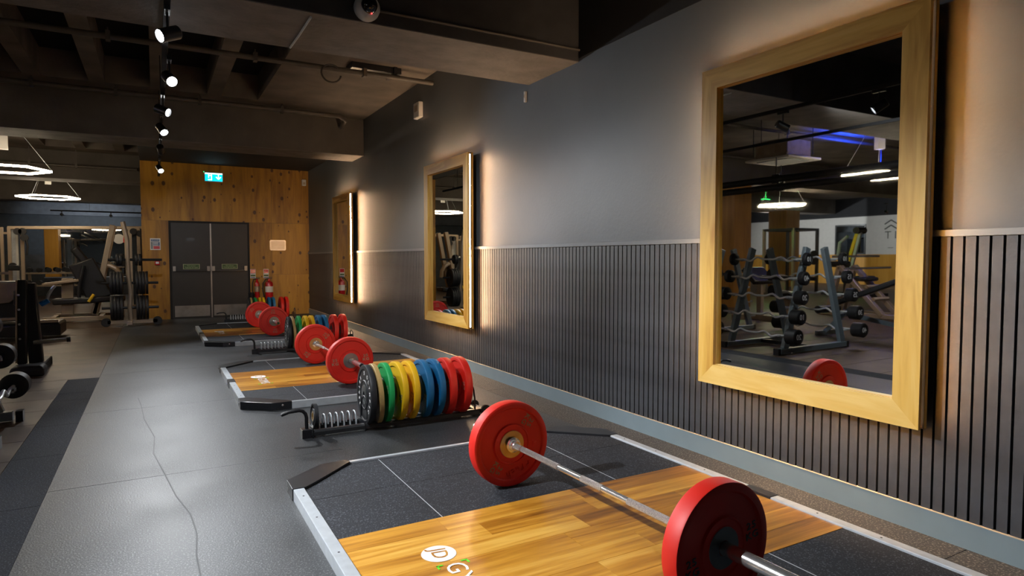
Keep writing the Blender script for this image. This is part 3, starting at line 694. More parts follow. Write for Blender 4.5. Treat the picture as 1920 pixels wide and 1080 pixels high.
# hack squat / leg press with inclined champagne rail
Y = 15.4
a_ = at(211, 422, Y); b_ = at(182, 560, Y)
t, P = machine('leg_press', 'leg press with tall slanted champagne rail and black back pad', 'gym machine', (b_.x-.2, Y, 0))
P('inclined_rail', MB().beam((b_.x-.06, Y, .12), a_, .10, .12), bevel=.01)
P('inclined_rail', MB().beam((b_.x-.06, Y+.5, .12), (a_.x, Y+.5, a_.z), .10, .12), bevel=.01)
P('curved_arm', MB().tube([at(193, 497, Y), at(206, 498, Y), at(218, 504, Y), at(226, 515, Y), at(228, 530, Y)], .05, 10))
c0 = at(160, 492, Y); P('back_pad', MB().beam(at(152, 490, Y)-Vector((0, .05, 0)), at(190, 560, Y)-Vector((0, .05, 0)), .45, .14, (0, -1, 0)), 'pad', bevel=.03)
P('back_pad', MB().add([Vector(v) for v in (at(150, 478, Y), at(197, 498, Y), at(188, 560, Y), at(160, 548, Y), at(150, 478, Y+.4), at(197, 498, Y+.4), at(188, 560, Y+.4), at(160, 548, Y+.4))], [(0, 1, 2, 3), (7, 6, 5, 4), (0, 1, 5, 4), (1, 2, 6, 5), (2, 3, 7, 6), (3, 0, 4, 7)]), 'pad', bevel=.03)
P('head_pad', MB().beam(at(144, 484, Y), at(158, 476, Y), .4, .16, (0, -1, 0)), 'pad', bevel=.04)
P('seat_pad', MB().beam(at(100, 566, Y), at(235, 558, Y), .4, .12), 'pad', bevel=.03)
P('foot_plate', MB().beam(at(82, 533, Y), at(150, 525, Y), .5, .05), 'beige', bevel=.01)
P('support_post', MB().beam(at(127, 522, Y), at(127, 590, Y), .2, .12, (0, 1, 0)), 'beige', bevel=.01)
P('support_post', MB().beam(at(178, 590, Y), at(186, 562, Y), .1, .12, (0, 1, 0)), 'beige', bevel=.01)
P('lever', MB().tube([at(148, 558, Y-.2), at(150, 530, Y-.2), at(157, 498, Y-.2)], .035, 8), 'blk')
for q, (l_, r_) in enumerate(((84, 190), (96, 205))): P('base_rail', MB().beam((at(l_, 590, Y).x, Y-.3+q*.9, .06), (at(r_, 590, Y).x+.25, Y-.3+q*.9, .06), .08, .09), 'beige', bevel=.008)
P('cross_rail', MB().beam((at(100, 590, Y).x, Y-.3, .05), (at(100, 590, Y).x, Y+.6, .05), .08, .08), 'beige')
P('cross_rail', MB().beam((at(190, 590, Y).x, Y-.3, .05), (at(190, 590, Y).x, Y+.6, .05), .08, .08), 'beige')
P('release_handle', tb(at(166, 566, Y-.25), at(176, 552, Y-.25), r=.028), 'yel_s')
for px_, py_ in ((178, 496), (182, 524)): P('warning_label', MB().beam(at(px_-2.5, py_, Y-.02), at(px_+2.5, py_, Y-.02), .006, .035), 'red_s')
# slim black machine upright with bare loading peg
Y = 8.96
t, P = machine('plate_loaded_machine', 'black upright machine frame with bare chrome peg, blue hand grip', 'gym machine', (-1.2, Y, 0))
P('base_beam', MB().cbox(-1.32, -1.10, Y-.55, Y+.35, .0, .09, .01), 'blk2')
P('foot_block', MB().cbox(-1.36, -1.06, Y-.62, Y-.34, 0, .11, .03), 'blk2', bevel=.02)
P('main_post', MB().beam((-1.19, Y-.1, .05), (-1.24, Y-.1, .98), .13, .11), 'blk', bevel=.012)
P('front_post', MB().beam((-1.29, Y-.3, .10), (-1.27, Y-.25, 1.02), .08, .10), 'blk', bevel=.01)
P('trim_strip', MB().beam((-1.335, Y-.33, .12), (-1.315, Y-.28, 1.02), .012, .10), 'beige')
P('loading_peg', tb((-1.18, Y-.35, .335), (-.88, Y-.35, .35), r=.024), 'chrome')
P('peg_cap', tb((-.88, Y-.35, .35), (-.845, Y-.35, .352), r=.03), 'blk2')
P('hand_lever', MB().tube([at(103, 536, Y), at(98, 541, Y), at(91, 552, Y), at(88, 562, Y)], .018, 8), 'steel')
P('hand_grip', tb(at(76, 571, Y), at(91, 563, Y), r=.03), 'blue_s')
P('carriage', MB().box(-1.4, -1.2, Y, Y+.2, .72, .9), 'blk', bevel=.02)
for q in range(5): P('adjust_pin', MB().lathe([(.012, 0), (.012, .012)], 10, AX('y', (-1.30, Y-.33, .22+q*.16), -1)), 'steel')
# low treadmill with tan panel
Y = 12.4
t, P = machine('treadmill', 'dark treadmill with tan side panel at the left edge', 'gym machine', (at(60, 590, Y).x, Y, 0))
u0, u1 = at(5, 590, Y), at(118, 590, Y)
P('deck', MB().cbox(u0.x-.3, u1.x, Y-.35, Y+.4, .06, .26, .03), 'blk', bevel=.01)
P('deck_trim', MB().box(at(72, 590, Y).x, u1.x-.03, Y-.34, Y-.30, .262, .30), 'beige')
P('side_rail', MB().box(u0.x, at(55, 590, Y).x, Y-.36, Y-.30, .32, .36), 'beige')
l0, l1 = at(-10, 529, Y), at(42, 529, Y)
pz = [(l0.x, l1.z), (l1.x, l1.z), (l1.x-.03, l1.z-.22), (l1.x-.12, l1.z-.30), (l0.x, l1.z-.32)]
P('side_panel', MB().add([(x, yy, z) for yy in (Y-.34, Y-.29) for x, z in pz], [(0, 1, 2, 3, 4), (9, 8, 7, 6, 5)] + [(i, (i+1) % 5, 5+(i+1) % 5, 5+i) for i in range(5)]), 'beige2', bevel=.006)
P('housing', MB().box(l0.x-.2, l1.x+.03, Y-.28, Y+.3, .3, l1.z+.02), 'blk', bevel=.02)
P('console_bar', MB().beam((l0.x, Y-.3, l1.z+.14), (at(31, 520, Y).x, Y-.3, l1.z+.15), .04, .04), 'beige')
# cable crossover spanning towards the plywood
Y = 20.0
t, P = machine('cable_crossover', 'tall champagne cable crossover frame with long top bar', 'gym machine', (at(130, 430, Y).x, Y, 0))
def vert(px, w, m_, z1=None, dy=0, nm='upright'):
    q = at(px, 430, Y); P(nm, MB().box(q.x-w/2, q.x+w/2, Y+dy-.05, Y+dy+.05, 0, z1 or at(px, 426, Y).z), m_)
for px_, w_ in ((3, .06), (17, .07), (41, .07), (243, .09), (259, .08)): vert(px_, w_, 'beige')
vert(22, .14, 'steel', dy=.12, nm='weight_shroud'); vert(30, .05, 'white_pl', dy=.1, nm='guide_rod'); vert(250, .16, 'navy', dy=.2, nm='weight_shroud'); vert(264, .12, 'navy', dy=.2, nm='weight_shroud'); vert(262, .03, 'white_pl', dy=.05, nm='guide_rod')
P('top_bar', MB().beam(at(14, 427, Y), at(268, 427, Y), .09, .08), 'beige', bevel=.01)
P('top_bar', MB().beam(at(0, 437, Y), at(18, 437, Y), .06, .05), 'beige')
P('base_rail', MB().beam((at(-5, 0, Y).x, Y, .2), (at(32, 0, Y).x, Y, .2), .1, .1), 'beige')
for px_, py_ in ((33, 434), (42, 434), (46, 446), (24, 499), (250, 434), (262, 438)): P('pulley', MB().lathe([(.02, -.03), (.085, -.03), (.07, 0), (.085, .03), (.02, .03)], 20, AX('y', at(px_, py_, Y-.15))), 'blk2')
P('carriage', MB().beam(at(15, 502, Y-.15), at(38, 502, Y-.15), .12, .14), 'blk', bevel=.02)
P('rope_handle', MB().tube([at(49, 450, Y-.2), at(52, 462, Y-.2), at(50, 478, Y-.2)], .025, 8), 'blk2')
P('round_badge', MB().lathe([(.002, 0), (.13, 0), (.13, .015), (.002, .015)], 30, AX('y', at(223, 448, Y-.3), -1)), 'white_pl')
P('resistance_band', tb(at(234, 442, Y-.3), at(234, 455, Y-.3), r=.04), 'red_s')
# black plate peg beside the tree top
# adjustable incline bench and other machines that the big mirror shows
t, P = machine('incline_board', 'long black incline board bench reflected in the big mirror', 'bench', (-3.6, 5.6, 0))
P('board_pad', MB().beam((-3.3, 6.05, .50), (-3.75, 4.75, 1.10), .34, .08), 'pad', bevel=.02)
P('frame_rail', MB().beam((-3.35, 5.9, .36), (-4.4, 5.3, .06), .06, .07), 'rackgrey')
P('support_leg', MB().beam((-3.6, 5.1, .9), (-4.3, 5.4, .08), .05, .06), 'blk')
P('support_leg', MB().beam((-3.4, 5.8, .48), (-3.3, 6.2, .05), .06, .06), 'rackgrey')
P('base_foot', MB().beam((-3.1, 6.2, .04), (-3.6, 6.2, .04), .06, .07), 'rackgrey')
P('base_foot', MB().beam((-4.7, 5.25, .045), (-4.1, 5.55, .045), .07, .09), 'blk2')
P('foot_roller', MB().tube([(-3.0, 6.12, .42), (-3.5, 6.12, .42)], .06, 14), 'pad')
t, P = machine('smith_press', 'champagne A shaped press machine reflected behind the incline board', 'gym machine', (-6.7, 7.5, 0))
for dx in (0, .5):
    P('slanted_post', MB().beam((-6.4-dx, 7.95, 1.02), (-6.4-dx, 7.05, .06), .12, .09), bevel=.01)
    P('slanted_post', MB().beam((-6.4-dx, 7.95, 1.02), (-6.4-dx, 8.2, .06), .12, .09), bevel=.01)
    P('base_rail', MB().beam((-6.4-dx, 6.6, .05), (-6.4-dx, 8.4, .05), .1, .09), bevel=.01)
P('weight_bar', tb((-6.0, 7.85, 1.22), (-7.6, 7.85, 1.22), r=.022), 'chrome'); P('weight_bar', tb((-6.0, 7.6, .98), (-7.6, 7.6, .98), r=.022), 'chrome')
P('cross_tube', tb((-6.4, 7.4, .62), (-6.9, 7.4, .62), r=.035)); P('cross_tube', tb((-6.4, 7.25, .38), (-6.9, 7.25, .38), r=.035))
P('shoulder_pad', MB().box(-6.8, -6.4, 7.95, 8.25, 1.0, 1.12), 'pad', bevel=.04); P('seat_pad', MB().box(-6.85, -6.4, 7.4, 7.7, .72, .80), 'pad', bevel=.03)
t, P = machine('incline_press', 'yellow edged press machine reflected before the white wall', 'gym machine', (-12.3, 11.2, 0))
P('yellow_arm', MB().beam((-12.30, 11.50, .9), (-12.30, 11.20, 1.9), .09, .10), 'yel_s', bevel=.01); P('steel_arm', MB().beam((-12.20, 11.35, .7), (-12.20, 11.05, 1.9), .07, .08), 'steel')
P('head_roller', MB().tube([(-12.45, 11.10, 1.95), (-12.05, 11.10, 1.95)], .10, 14), 'pad'); P('curved_arm', MB().tube([(-12.30, 11.80, 1.2), (-12.30, 11.75, 1.6), (-12.30, 11.50, 1.8)], .05, 10), 'steel')
P('base_rail', MB().beam((-12.30, 10.50, .06), (-12.30, 12.30, .06), .12, .1), 'blk2'); P('main_post', MB().beam((-12.30, 11.50, .06), (-12.30, 11.50, 1.3), .14, .14), 'blk'); P('seat_pad', MB().box(-12.6, -12.0, 10.8, 11.2, .5, .62), 'pad', bevel=.04)
P('base_rail', MB().beam((-12.80, 10.60, .06), (-11.80, 10.60, .06), .1, .1), 'blk2')
for i, (x, y, l) in enumerate(((-9.5, 7.1, 'champagne power rack reflected at right of the big mirror'), (-12.5, 13.6, 'champagne power rack reflected before the far plywood dado'), (-11.8, 19.2, 'champagne power rack between the two plywood columns'))):
    t, P = machine('power_rack', l, 'power rack', (x, y, 0))
    for dx in (-.6, .6):
        for dy in (-.55, .55): P('upright', MB().box(x+dx-.04, x+dx+.04, y+dy-.04, y+dy+.04, 0, 1.75 if i == 0 else 2.1), 'blk' if (dx < 0) else 'beige')
        P('top_rail', MB().box(x+dx-.04, x+dx+.04, y-.55, y+.55, (1.67 if i == 0 else 2.02), (1.75 if i == 0 else 2.1)), 'blk')
    for dy in (-.55, .55): P('top_rail', MB().box(x-.6, x+.6, y+dy-.04, y+dy+.04, (1.67 if i == 0 else 2.02), (1.75 if i == 0 else 2.1)), 'blk')
    P('stored_bar', tb((x, y-1.0, 1.15), (x, y+1.0, 1.15), r=.02), 'chrome')
    P('bench_pad', MB().box(x-.5, x+.5, y-.15, y+.15, .42, .5), 'pad', bevel=.03); P('bench_leg', MB().box(x-.4, x-.34, y-.1, y+.1, 0, .42).box(x+.34, x+.4, y-.1, y+.1, 0, .42), 'beige')
    for dy in (-.85, .85):
        P('barbell_plate', MB().lathe([(.03, -.03), (.215, -.03), (.225, -.02), (.225, .02), (.215, .03), (.03, .03)], 28, AX('y', (x, y+dy, 1.15))), 'blk2')
# arm curl station between rack and column, seen in the big mirror
t, P = machine('preacher_bench', 'black padded preacher bench reflected behind the barbell rack', 'bench', (-4.4, 8.1, 0))
P('arm_pad', MB().beam((-4.4, 8.5, 1.0), (-4.4, 8.2, .72), .6, .1), 'pad', bevel=.03); P('seat_pad', MB().box(-4.6, -4.2, 7.5, 7.85, .48, .58), 'pad', bevel=.03)
P('main_post', MB().beam((-4.4, 8.3, .05), (-4.4, 8.3, .85), .08, .1)); P('seat_post', MB().beam((-4.4, 7.7, .05), (-4.4, 7.7, .5), .08, .1)); P('base_rail', MB().beam((-4.4, 7.4, .05), (-4.4, 8.7, .05), .09, .09)); P('base_rail', MB().beam((-4.8, 8.6, .05), (-4.0, 8.6, .05), .09, .09))
t, P = machine('lat_tower', 'tall champagne pulldown tower reflected in the middle mirror', 'gym machine', (-3.4, 16.0, 0))
P('upright', MB().box(-3.45, -3.35, 15.9, 16.1, 0, 2.2), 'beige'); P('weight_shroud', MB().box(-3.6, -3.2, 16.15, 16.35, .1, 2.0), 'navy'); P('top_arm', MB().beam((-3.4, 16.2, 2.15), (-3.4, 15.0, 2.15), .1, .1)); P('seat_pad', MB().box(-3.6, -3.2, 15.0, 15.4, .5, .6), 'pad', bevel=.03)
P('thigh_roller', MB().tube([(-3.7, 15.5, .75), (-3.1, 15.5, .75)], .07, 12), 'pad'); P('base_rail', MB().beam((-3.4, 14.9, .05), (-3.4, 16.3, .05), .1, .1)); P('pulldown_bar', MB().tube([(-3.95, 15.05, 1.85), (-3.8, 15.05, 1.95), (-3.0, 15.05, 1.95), (-2.85, 15.05, 1.85)], .016, 8), 'chrome'); P('cable', tb((-3.4, 15.05, 1.95), (-3.4, 15.05, 2.12), r=.006), 'blk')
# mirrors on the far walls
t = thing('gym_mirror', 'wide frameless mirror on the dark far wall behind the machines', 'mirror', (-1.8, YF-.035, 1.45))
for a, b2 in ((-3.2, -2.2), (-2.19, -1.3), (-1.29, -.3), (-.29, .7)): MB().box(a+1.8, b2+1.8, -.012, 0, -.82, .80).build('mirror_panel', M['mirror'], t, smooth=False)
MB().box(-1.43, 2.53, -.008, .004, -.85, -.825).build('bottom_trim', M['steel'], t, smooth=False)
t = thing('framed_mirror', 'dark framed mirror on the white wall, seen in the big mirror', 'mirror', (XL+.02, 15.9, 1.85))
MB().box(0, .03, -.66, .66, -.62, .62).build('frame', M['blk'], t, smooth=False); MB().box(.03, .034, -.60, .60, -.56, .56).build('mirror_glass', M['mirror'], t, smooth=False)
t = thing('dumbbell_rack', 'low dark dumbbell rack below the far wall mirror', 'dumbbell rack', (-2.6, 25.3, 0))
for z in (.35, .75): MB().box(-1.0, 1.0, -.2, .2, z, z+.05).build('shelf', M['beige'], t, smooth=False)
for x in (-.9, .9): MB().beam((x, .15, 0), (x, -.1, .95), .08, .08).build('leg', M['beige'], t, smooth=False)
for r_, z in enumerate((.475, .875)):
    for k in range(8):
        q = thing('dumbbell', 'black dumbbell, %s from the left on the %s shelf below far mirror' % (('first', 'second', 'third', 'fourth', 'fifth', 'sixth', 'seventh', 'eighth')[k], ('lower', 'upper')[r_]), 'dumbbell', (-3.5+k*.25, 25.3, z), 0, 'dumbbells below the far mirror')
        for s_ in (-1, 1): MB().lathe([(.01, 0), (.07, 0), (.075, .01), (.075, .07), (.07, .08), (.01, .08)], 16, AX('y', (0, s_*.06, 0), s_)).build('dumbbell_head', M['blk2'], q)
        MB().tube([(0, -.07, 0), (0, .07, 0)], .016, 8).build('dumbbell_handle', M['chrome'], q)

# ================================================================= WALL FITTINGS
t = thing('exit_sign', 'lit blue green emergency exit sign on the plywood above doors', 'exit sign', (1.12, YP-.06, 2.96))
MB().box(-.175, .175, -.02, .04, -.095, .095).build('housing', M['white_pl'], t, smooth=False, bevel=.004)
MB().box(-.165, .165, -.026, -.02, -.085, .080).build('lit_panel', M['sign_em'], t, smooth=False)
MB().box(-.165, .165, -.028, -.026, .058, .080).build('lit_bar', M['sign_wh'], t, smooth=False)
ar = MB().box(.083, .097, -.029, -.026, -.03, .06)
for s_ in (-1, 1): ar.beam((.09, -.0275, -.045), (.09+s_*.045, -.0275, .005), .003, .016)
ar.build('down_arrow', M['sign_wh'], t, smooth=False)
mn = MB().box(-.105, -.09, -.029, -.026, -.02, .06).box(-.105, -.05, -.029, -.026, .02, .036).box(-.05, -.036, -.029, -.026, -.07, .058).box(-.11, -.06, -.029, -.026, -.07, -.05)
mn.build('running_figure', M['sign_wh'], t, smooth=False)
MB().lathe([(.002, 0), (.009, 0), (.009, .004)], 12, AX('y', (-.185, -.024, .10), -1)).build('status_light', M['greenled'], t)
t = thing('fire_action_notice', 'small blue and red fire action notice on the plywood', 'notice', (.018, PY-.004, 1.545))
MB().box(-.092, .092, -.002, .004, -.118, .118).build('board', M['white_pl'], t, smooth=False)
MB().box(-.075, .075, -.004, -.002, .055, .098).build('title_panel', M['navy_s'], t, smooth=False); MB().box(-.035, .078, -.004, -.002, -.03, .045).build('text_panel', M['navy_s'], t, smooth=False)
MB().box(-.035, .078, -.004, -.002, -.10, -.04).build('red_panel', M['red_s'], t, smooth=False); MB().box(-.078, -.045, -.004, -.002, -.10, .045).build('side_panel', M['rail'], t, smooth=False)
text('notice_lettering', 'FIRE ACTION', .022, M['white_s'], t, face((0, -.005, .077), (1, 0, 0), (0, 0, 1)), .0003)
for k in range(4): MB().box(-.028, .06-.01*(k % 2), -.005, -.004, .03-.017*k, .036-.017*k).build('text_line', M['white_s'], t, smooth=False)
t = thing('fire_call_point', 'small red fire call point left of the double doors', 'alarm', (.045, PY-.02, 1.165))
MB().box(-.045, .045, -.02, .02, -.045, .045).build('housing', M['red_s'], t, bevel=.006); MB().box(-.028, .028, -.023, -.02, -.02, .022).build('break_glass', M['white_pl'], t, smooth=False)
t = thing('engraved_plaque', 'silver framed plaque on plywood right of the doors', 'plaque', (2.385, PY-.004, 1.545))
MB().prism([(-.17, -.09), (-.15, -.115), (.15, -.115), (.17, -.09), (.17, .09), (.15, .115), (-.15, .115), (-.17, .09)], 0, .01).build('frame', M['cream_s'], t, bevel=.003, smooth=False)
t.children[-1].rotation_euler = (PI/2, 0, 0)
MB().box(-.14, .14, -.012, -.010, -.088, .088).build('panel', M['beige'], t, smooth=False)
for k in range(5): MB().box(-.11+.01*(k % 2), .11-.02*(k % 3), -.013, -.012, .055-.03*k, .061-.03*k).build('engraved_line', M['cream_s'], t, smooth=False)
def extinguisher(x, r, h, z, kind, label):
    t = thing('fire_extinguisher', label, 'fire extinguisher', (x, PY-r-.015, z))
    MB().lathe([(.01, 0), (r*.9, 0), (r, .02), (r, h-.06), (r*.8, h-.02), (r*.35, h), (.02, h+.02), (.02, h+.045), (.004, h+.05)], 28, AX('z')).build('cylinder', M['red_s'], t)
    MB().box(-.02, .06, -.015, .015, h+.045, h+.06).box(-.02, .07, -.012, .012, h+.075, h+.087).build('valve_handle', M['blk'], t, bevel=.003)
    MB().tube([(-.02, 0, h+.05), (-.07, -.02, h+.04), (-r-.05, -.02, h-.05), (-r-.055, -.02, h*.5), (-r-.03, -.02, .08), (-r-.01, 0, .03)], .012, 8).build('hose', M['blk2'], t)
    if kind == 'horn': MB().lathe([(.02, 0), (.045, .18), (.04, .18)], 16, AX('z', (-r-.06, -.02, -.02))).build('horn', M['blk2'], t)
    MB().lathe([(r+.001, h*.42), (r+.001, h*.72)], 28, AX('z')).build('label_band', M['cream_s'] if kind == 'horn' else M['white_pl'], t)
    MB().box(-.04, .04, r, r+.016, h*.7, h*.78).build('wall_bracket', M['blk'], t, smooth=False)
    return t
extinguisher(1.93, .048, .40, .36, 'horn', 'slim red fire extinguisher with black horn beside the doors')
extinguisher(2.175, .080, .42, .34, 'foam', 'stout red fire extinguisher with pale label right of the slim one')
for x, l in ((1.86, 'small red and green notice above the slim extinguisher'), (2.13, 'small red and green notice above the stout extinguisher')):
    t = thing('extinguisher_notice', l, 'notice', (x, PY-.003, .92))
    MB().box(-.055, .055, -.001, .003, -.10, .10).build('board', M['white_pl'], t, smooth=False); MB().box(-.048, .048, -.003, -.001, .01, .092).build('red_panel', M['red_s'], t, smooth=False)
    MB().box(-.048, .048, -.003, -.001, -.06, -.02).build('green_panel', M['sign_g'], t, smooth=False); MB().box(-.048, .048, -.003, -.001, -.095, -.075).build('text_panel', M['navy_s'], t, smooth=False)
t = thing('motion_detector', 'small white detector high at the plywood right corner', 'detector', (2.96, PY-.03, 2.95))
MB().box(-.045, .045, -.03, .03, -.07, .07).build('housing', M['white_pl'], t, bevel=.012); MB().box(-.025, .025, -.034, -.03, -.04, .01).build('lens', M['cream_s'], t, bevel=.002)
t = thing('alarm_box', 'square white wall box high between the mirrors', 'wall box', (XR-.03, 7.89, 3.18))
MB().box(-.03, .03, -.10, .10, -.10, .10).build('housing', M['white_pl'], t, bevel=.01); MB().box(-.033, -.03, -.06, .06, -.02, .06).build('front_grille', M['cream_s'], t, smooth=False)
t = thing('door_sensor', 'tiny white sensor on the grey wall below the beam', 'sensor', (XR-.012, 5.175, 2.765))
MB().box(-.012, .012, -.012, .012, -.05, .05).build('housing', M['white_pl'], t, bevel=.004); MB().box(-.014, -.012, -.006, .006, -.01, .02).build('sensor_window', M['cream_s'], t, smooth=False)
t = thing('dome_camera', 'white dome security camera with red light on the beam', 'security camera', (1.295, 4.336, 2.955))
A = AX((.0, -1, -.25), (0, 0, 0))
MB().lathe([(.01, 0), (.085, 0), (.088, .02), (.084, .05), (.068, .075), (.056, .082), (.052, .078), (.01, .078)], 40, AX('y', (0, 0, 0), -1)).build('housing', M['white_pl'], t)
MB().lathe([(.055, .074), (.053, .095), (.044, .115), (.028, .128), (.01, .134), (.001, .135)], 36, AX('y', (0, 0, 0), -1)).build('dome', M['glass_blk'], t)
MB().lathe([(.001, 0), (.005, 0), (.005, .004)], 10, AX('y', (.012, -.088, -.055), -1)).build('status_light', M['redled'], t)
tag(MB().tube([(1.375, 4.318, 2.955), (3.06, 4.318, 2.955)], .010, 10).build('cable_conduit', M['pipe']), 'thin conduit running from the dome camera along the beam', 'conduit')
# pipes
def pipe_run(name, pts, r, m_, label, brackets, cat='pipe', up=.09):
    o = thing(name, label, cat, pts[0]); MB().tube(pts, r, 12).build('pipe', M[m_], o, world=True)
    for (x, y, z) in brackets: MB().box(x-.02, x+.02, y-r-.012, y+r+.012, z-r-.012, z+r+.02).box(x-.006, x+.006, y-.006, y+.006, z+r, z+up).build('pipe_clip', M[m_], o, world=True, smooth=False)
    return o
pipe_run('ceiling_pipe', [(-9, 7.45, 3.43), (3.06, 7.45, 3.43)], .030, 'pipe', 'pipe crossing under the ribbed ceiling, nearer of two', [(x, 7.45, 3.43) for x in (-4, -1.6, -.35, 1.0, 2.2)])
pipe_run('ceiling_pipe', [(-9, 10.0, 3.46), (2.55, 10.0, 3.46), (2.66, 10.05, 3.42), (2.68, 10.40, 3.38)], .034, 'pipe', 'pipe with bent end hugging the second beam', [(x, 10.0, 3.46) for x in (-4, -1.3, -.4, .6, 1.7)])
pipe_run('ceiling_pipe', [(-9, 16.3, 3.2), (-.3, 16.3, 3.2)], .028, 'pipe', 'thin pipe before the third beam above the machines', [(x, 16.3, 3.2) for x in (-4, -2.2, -1.4)], up=.4)
t = thing('cable_tray', 'short dark cable box under ceiling by the grey wall', 'cable tray', (2.35, 7.5, 3.50))
MB().box(-.30, .30, -.06, .20, -.02, .048).build('tray', M['blk'], t, smooth=False); MB().box(.2, .24, -.09, .22, -.04, .048).build('bracket', M['blk'], t, smooth=False)
tag(MB().tube([(1.80+.11*math.cos(a), 7.40, 3.36+.10*math.sin(a)) for a in [PI*2*i/20*.85+.8 for i in range(21)]], .010, 8).build('looped_cable', M['pipe']), 'pale looped cable hanging from the nearer ceiling pipe', 'cable')
tag(MB().tube([(.941, 4.40, 2.858), (.938, 4.8, 2.854), (.934, 5.10, 2.858)], .008, 8).build('soffit_conduit', M['steel']), 'short silver conduit across the underside of the near beam', 'conduit')
for i, (x, z) in enumerate(((-3.0, 2.50), (-3.12, 2.38))):
    pipe_run('black_duct_pipe', [(x, -2.5, z), (x, 15.2, z)], .055, 'pipe_blk', ('upper' if i == 0 else 'lower')+' of the two long black pipes crossing the big mirror', [(x, y, z) for y in (1.5, 4.2, 6.9, 9.6, 12.3)], up=.35)
t = thing('ceiling_air_unit', 'pale boxy ceiling air unit with flange reflected in big mirror', 'air conditioner', (-3.75, 7.35, 2.93))
MB().box(-.32, .32, -.32, .32, 0, .30).build('casing', M['cream_s'], t, smooth=False, bevel=.01); MB().box(-.44, .44, -.44, .44, -.04, 0).build('flange_panel', M['white_pl'], t, bevel=.01)
MB().box(-.30, .30, -.30, .30, -.05, -.04).build('grille', M['rail'], t, smooth=False)
for sx in (-1, 1):
    for sy in (-1, 1): MB().tube([(sx*.34, sy*.34, .05), (sx*.34, sy*.34, .6)], .006, 6).build('hanging_rod', M['blk'], t)
for dy in (-.2, .15): MB().box(.32, .325, dy, dy+.12, .07, .2).build('access_cover', M['beige'], t, smooth=False)
# hexagonal pendant lights
def hexlight(x, y, z, label, rot=0, R=.63, post=None):
    t = thing('hexagonal_light', label, 'ceiling light', (x, y, z), rot, 'hexagonal linear lights')
    pts = [(R*math.cos(PI/3*k), R*math.sin(PI/3*k), 0) for k in range(6)]
    for k in range(6):
        a, b2 = Vector(pts[k]), Vector(pts[(k+1) % 6]); MB().beam(a, b2, .032, .030).build('light_tube', M['hex'], t, smooth=False)
        MB().beam(a+Vector((0, 0, .021)), b2+Vector((0, 0, .021)), .034, .012).build('housing', M['white_pl'], t, smooth=False)
    for k in (0, 2, 4): MB().tube([Vector(pts[k])+Vector((0, 0, .03)), (pts[k][0]*.2, pts[k][1]*.2, (post or 3.5)-z)], .004, 6).build('suspension_wire', M['steel'], t)
    MB().box(-.06, .06, -.06, .06, (post or 3.5)-z-.45, (post or 3.5)-z).build('power_box', M['white_pl'], t, smooth=False)


    return t
hexlight(-2.13, 13.3, 2.73, 'lit white hexagonal light nearest the left photo edge', .1)
hexlight(-2.21, 19.0, 2.73, 'lit white hexagonal light farther back, whole shape visible', .2)
hexlight(-4.95, 6.35, 2.60, 'lit hexagonal light under blue glow in the big mirror', .5)
hexlight(-9.1, 11.4, 2.60, 'lit hexagonal light under green glow in the big mirror', .3)
hexlight(-14.0, 3.2, 2.74, 'lit hexagonal light towards the white wall', .3)
hexlight(-7.5, 20.0, 2.74, 'lit hexagonal light far beyond the power racks', .1)
for nm, x, y, mt, colr, e in (('blue', -5.6, 6.7, 'blueglow', (.01, .06, 1), 260), ('green', -9.6, 12.3, 'greenglow', (.02, 1, .12), 170)):
    t = thing('colour_uplight', nm+' ceiling uplight tinting the ceiling in the big mirror', 'light', (x, y, 2.80))
    MB().box(-.15, .15, -.05, .05, 0, .05).build('housing', M['blk'], t, smooth=False); MB().box(-.14, .14, -.04, .04, .05, .056).build('lens', M[mt], t, smooth=False)
    MB().tube([(0, 0, .05), (0, 0, .5)], .006, 6).build('hanging_rod', M['blk'], t)
    ld = bpy.data.lights.new(nm+'_uplight', 'AREA'); ld.energy = e; ld.color = colr; ld.size = .3; ld.spread = math.radians(130); lo = bpy.data.objects.new('lamp', ld); COL.objects.link(lo)
    lo.parent = t; lo.location = (0, 0, .07); lo.rotation_euler = (PI, 0, 0)
# track and spot heads
TX, TZ = .10, 2.78
tr = tag(MB().box(TX-.018, TX+.018, -1.5, 13.6, TZ, TZ+.035).build('lighting_track', M['matt'], smooth=False), 'long black lighting track running above the platforms', 'lighting track')
for y in (-1, 2.0, 6.0, 8.2, 9.9, 12.8): MB().tube([(TX, y, TZ+.03), (TX, y, 3.52)], .005, 6).build('hanging_rod', M['blk'], tr)
def spot_head(x, y, z, aim, label, power=90, lens='lens', cone=70, zt=None, group='spot heads on the main track', blend=.6, soft=.03):
    t = thing('track_spot', label, 'spotlight', (x, y, z), 0, group)
    d = (Vector(aim)-Vector((x, y, z))).normalized()
    MB().lathe([(.012, -.075), (.035, -.075), (.041, -.068), (.041, .045), (.044, .048), (.044, .055), (.037, .055), (.036, .03), (.012, .03)], 28, AX(d)).build('lamp_body', M['blk'], t)
    MB().lathe([(.001, .034), (.0355, .034), (.0355, .038), (.001, .038)], 24, AX(d)).build('lamp_lens', M[lens], t)
    zz = (zt if zt else TZ)-z
    MB().tube([(0, 0, 0), (0, 0, zz)], .007, 8).box(-.016, .016, -.06, .06, zz-.03, zz-.001).build('yoke', M['blk'], t)
    if power:
        ld = bpy.data.lights.new('spot', 'SPOT'); ld.energy = power; ld.color = COOL; ld.spot_size = math.radians(cone); ld.spot_blend = blend; ld.shadow_soft_size = soft
        lo = bpy.data.objects.new('lamp', ld); COL.objects.link(lo); lo.parent = t
        lo.location = d*.062; lo.rotation_euler = d.to_track_quat('-Z', 'Y').to_euler()
    return t
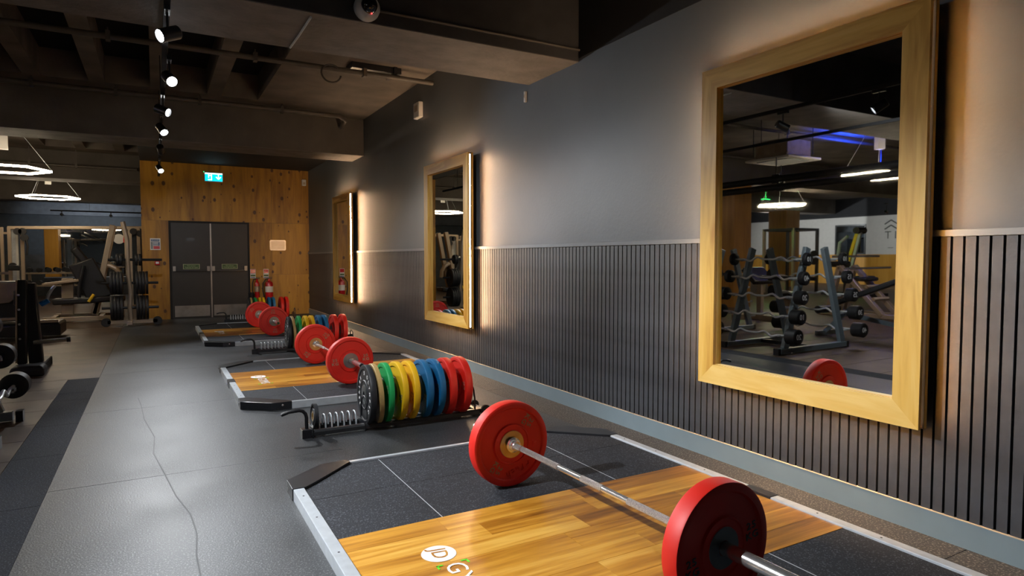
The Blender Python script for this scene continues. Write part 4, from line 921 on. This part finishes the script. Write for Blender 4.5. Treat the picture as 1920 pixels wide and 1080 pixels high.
SH = [(3.44, (2.3, 6.6, .0), 230, 75, 'lens', 'track spot reflected near right edge of the big mirror'),
      (4.45, (-1.6, 3.6, 1.7), 170, 115, 'lens', 'track spot nearest in view, lens turned to the left'),
      (5.54, (1.5, 1.6, .0), 70, 80, 'lens', 'second track spot, round lens facing the camera'),
      (6.75, (3.06, 4.6, 1.2), 90, 80, 'lens_dim', 'third track spot, tilted above the brightest one'),
      (7.74, (1.5, 5.2, .0), 330, 85, 'lens', 'brightest track spot, glaring above the second beam'),
      (9.17, (1.2, 14.8, .0), 120, 58, 'lens', 'small track spot just below the brightest one'),
      (11.16, (1.3, 8.2, .0), 240, 85, 'lens', 'lowest bright track spot, above the plywood wall')]
for y, aim, pw, cone, ln, lab in SH: spot_head(TX+(.03 if y in (5.54,) else 0), y, 2.62, aim, lab, pw, ln, cone)
tr3 = tag(MB().box(-1.518, -1.482, 1.0, 9.0, TZ, TZ+.035).build('lighting_track', M['matt'], smooth=False), 'second long lighting track, above the barbell rack', 'lighting track')
for y in (1.5, 6.0): MB().tube([(-1.5, y, TZ+.03), (-1.5, y, 3.52)], .005, 6).build('hanging_rod', M['blk'], tr3)
spot_head(-1.5, 3.05, 2.62, (1.7, 2.2, 0), 'spot on the second track aimed at the nearest platform', 800, 'lens', 62, soft=.012, group='spot heads on the second track')
tr2 = tag(MB().box(-2.75, -.25, 23.88, 23.92, 2.70, 2.74).build('lighting_track', M['matt'], smooth=False), 'short black lighting track before the far dark wall', 'lighting track')
MB().box(-1.75, -1.74, 23.89, 23.91, 2.74, 3.2).build('hanging_rod', M['blk'], tr2, smooth=False)
spot_head(-2.46, 23.9, 2.60, (-2.4, 26.2, 2.4), 'left spot head on the short far track', 60, 'lens', 90, 2.70, 'spot heads on the far track')
spot_head(-1.18, 23.9, 2.60, (-1.1, 26.2, 2.4), 'right spot head on the short far track', 60, 'lens', 90, 2.70, 'spot heads on the far track')
spot_head(-15, 11.9, 2.62, (-19.5, 12.4, 1.6), 'small white spot reflected above the white wall', 420, 'lens', 100, 2.9, 'spot heads by the white wall')
spot_head(-15, 17.4, 2.62, (-19.5, 17.4, 1.6), 'small white spot reflected between the plywood columns', 420, 'lens', 100, 2.9, 'spot heads by the white wall')
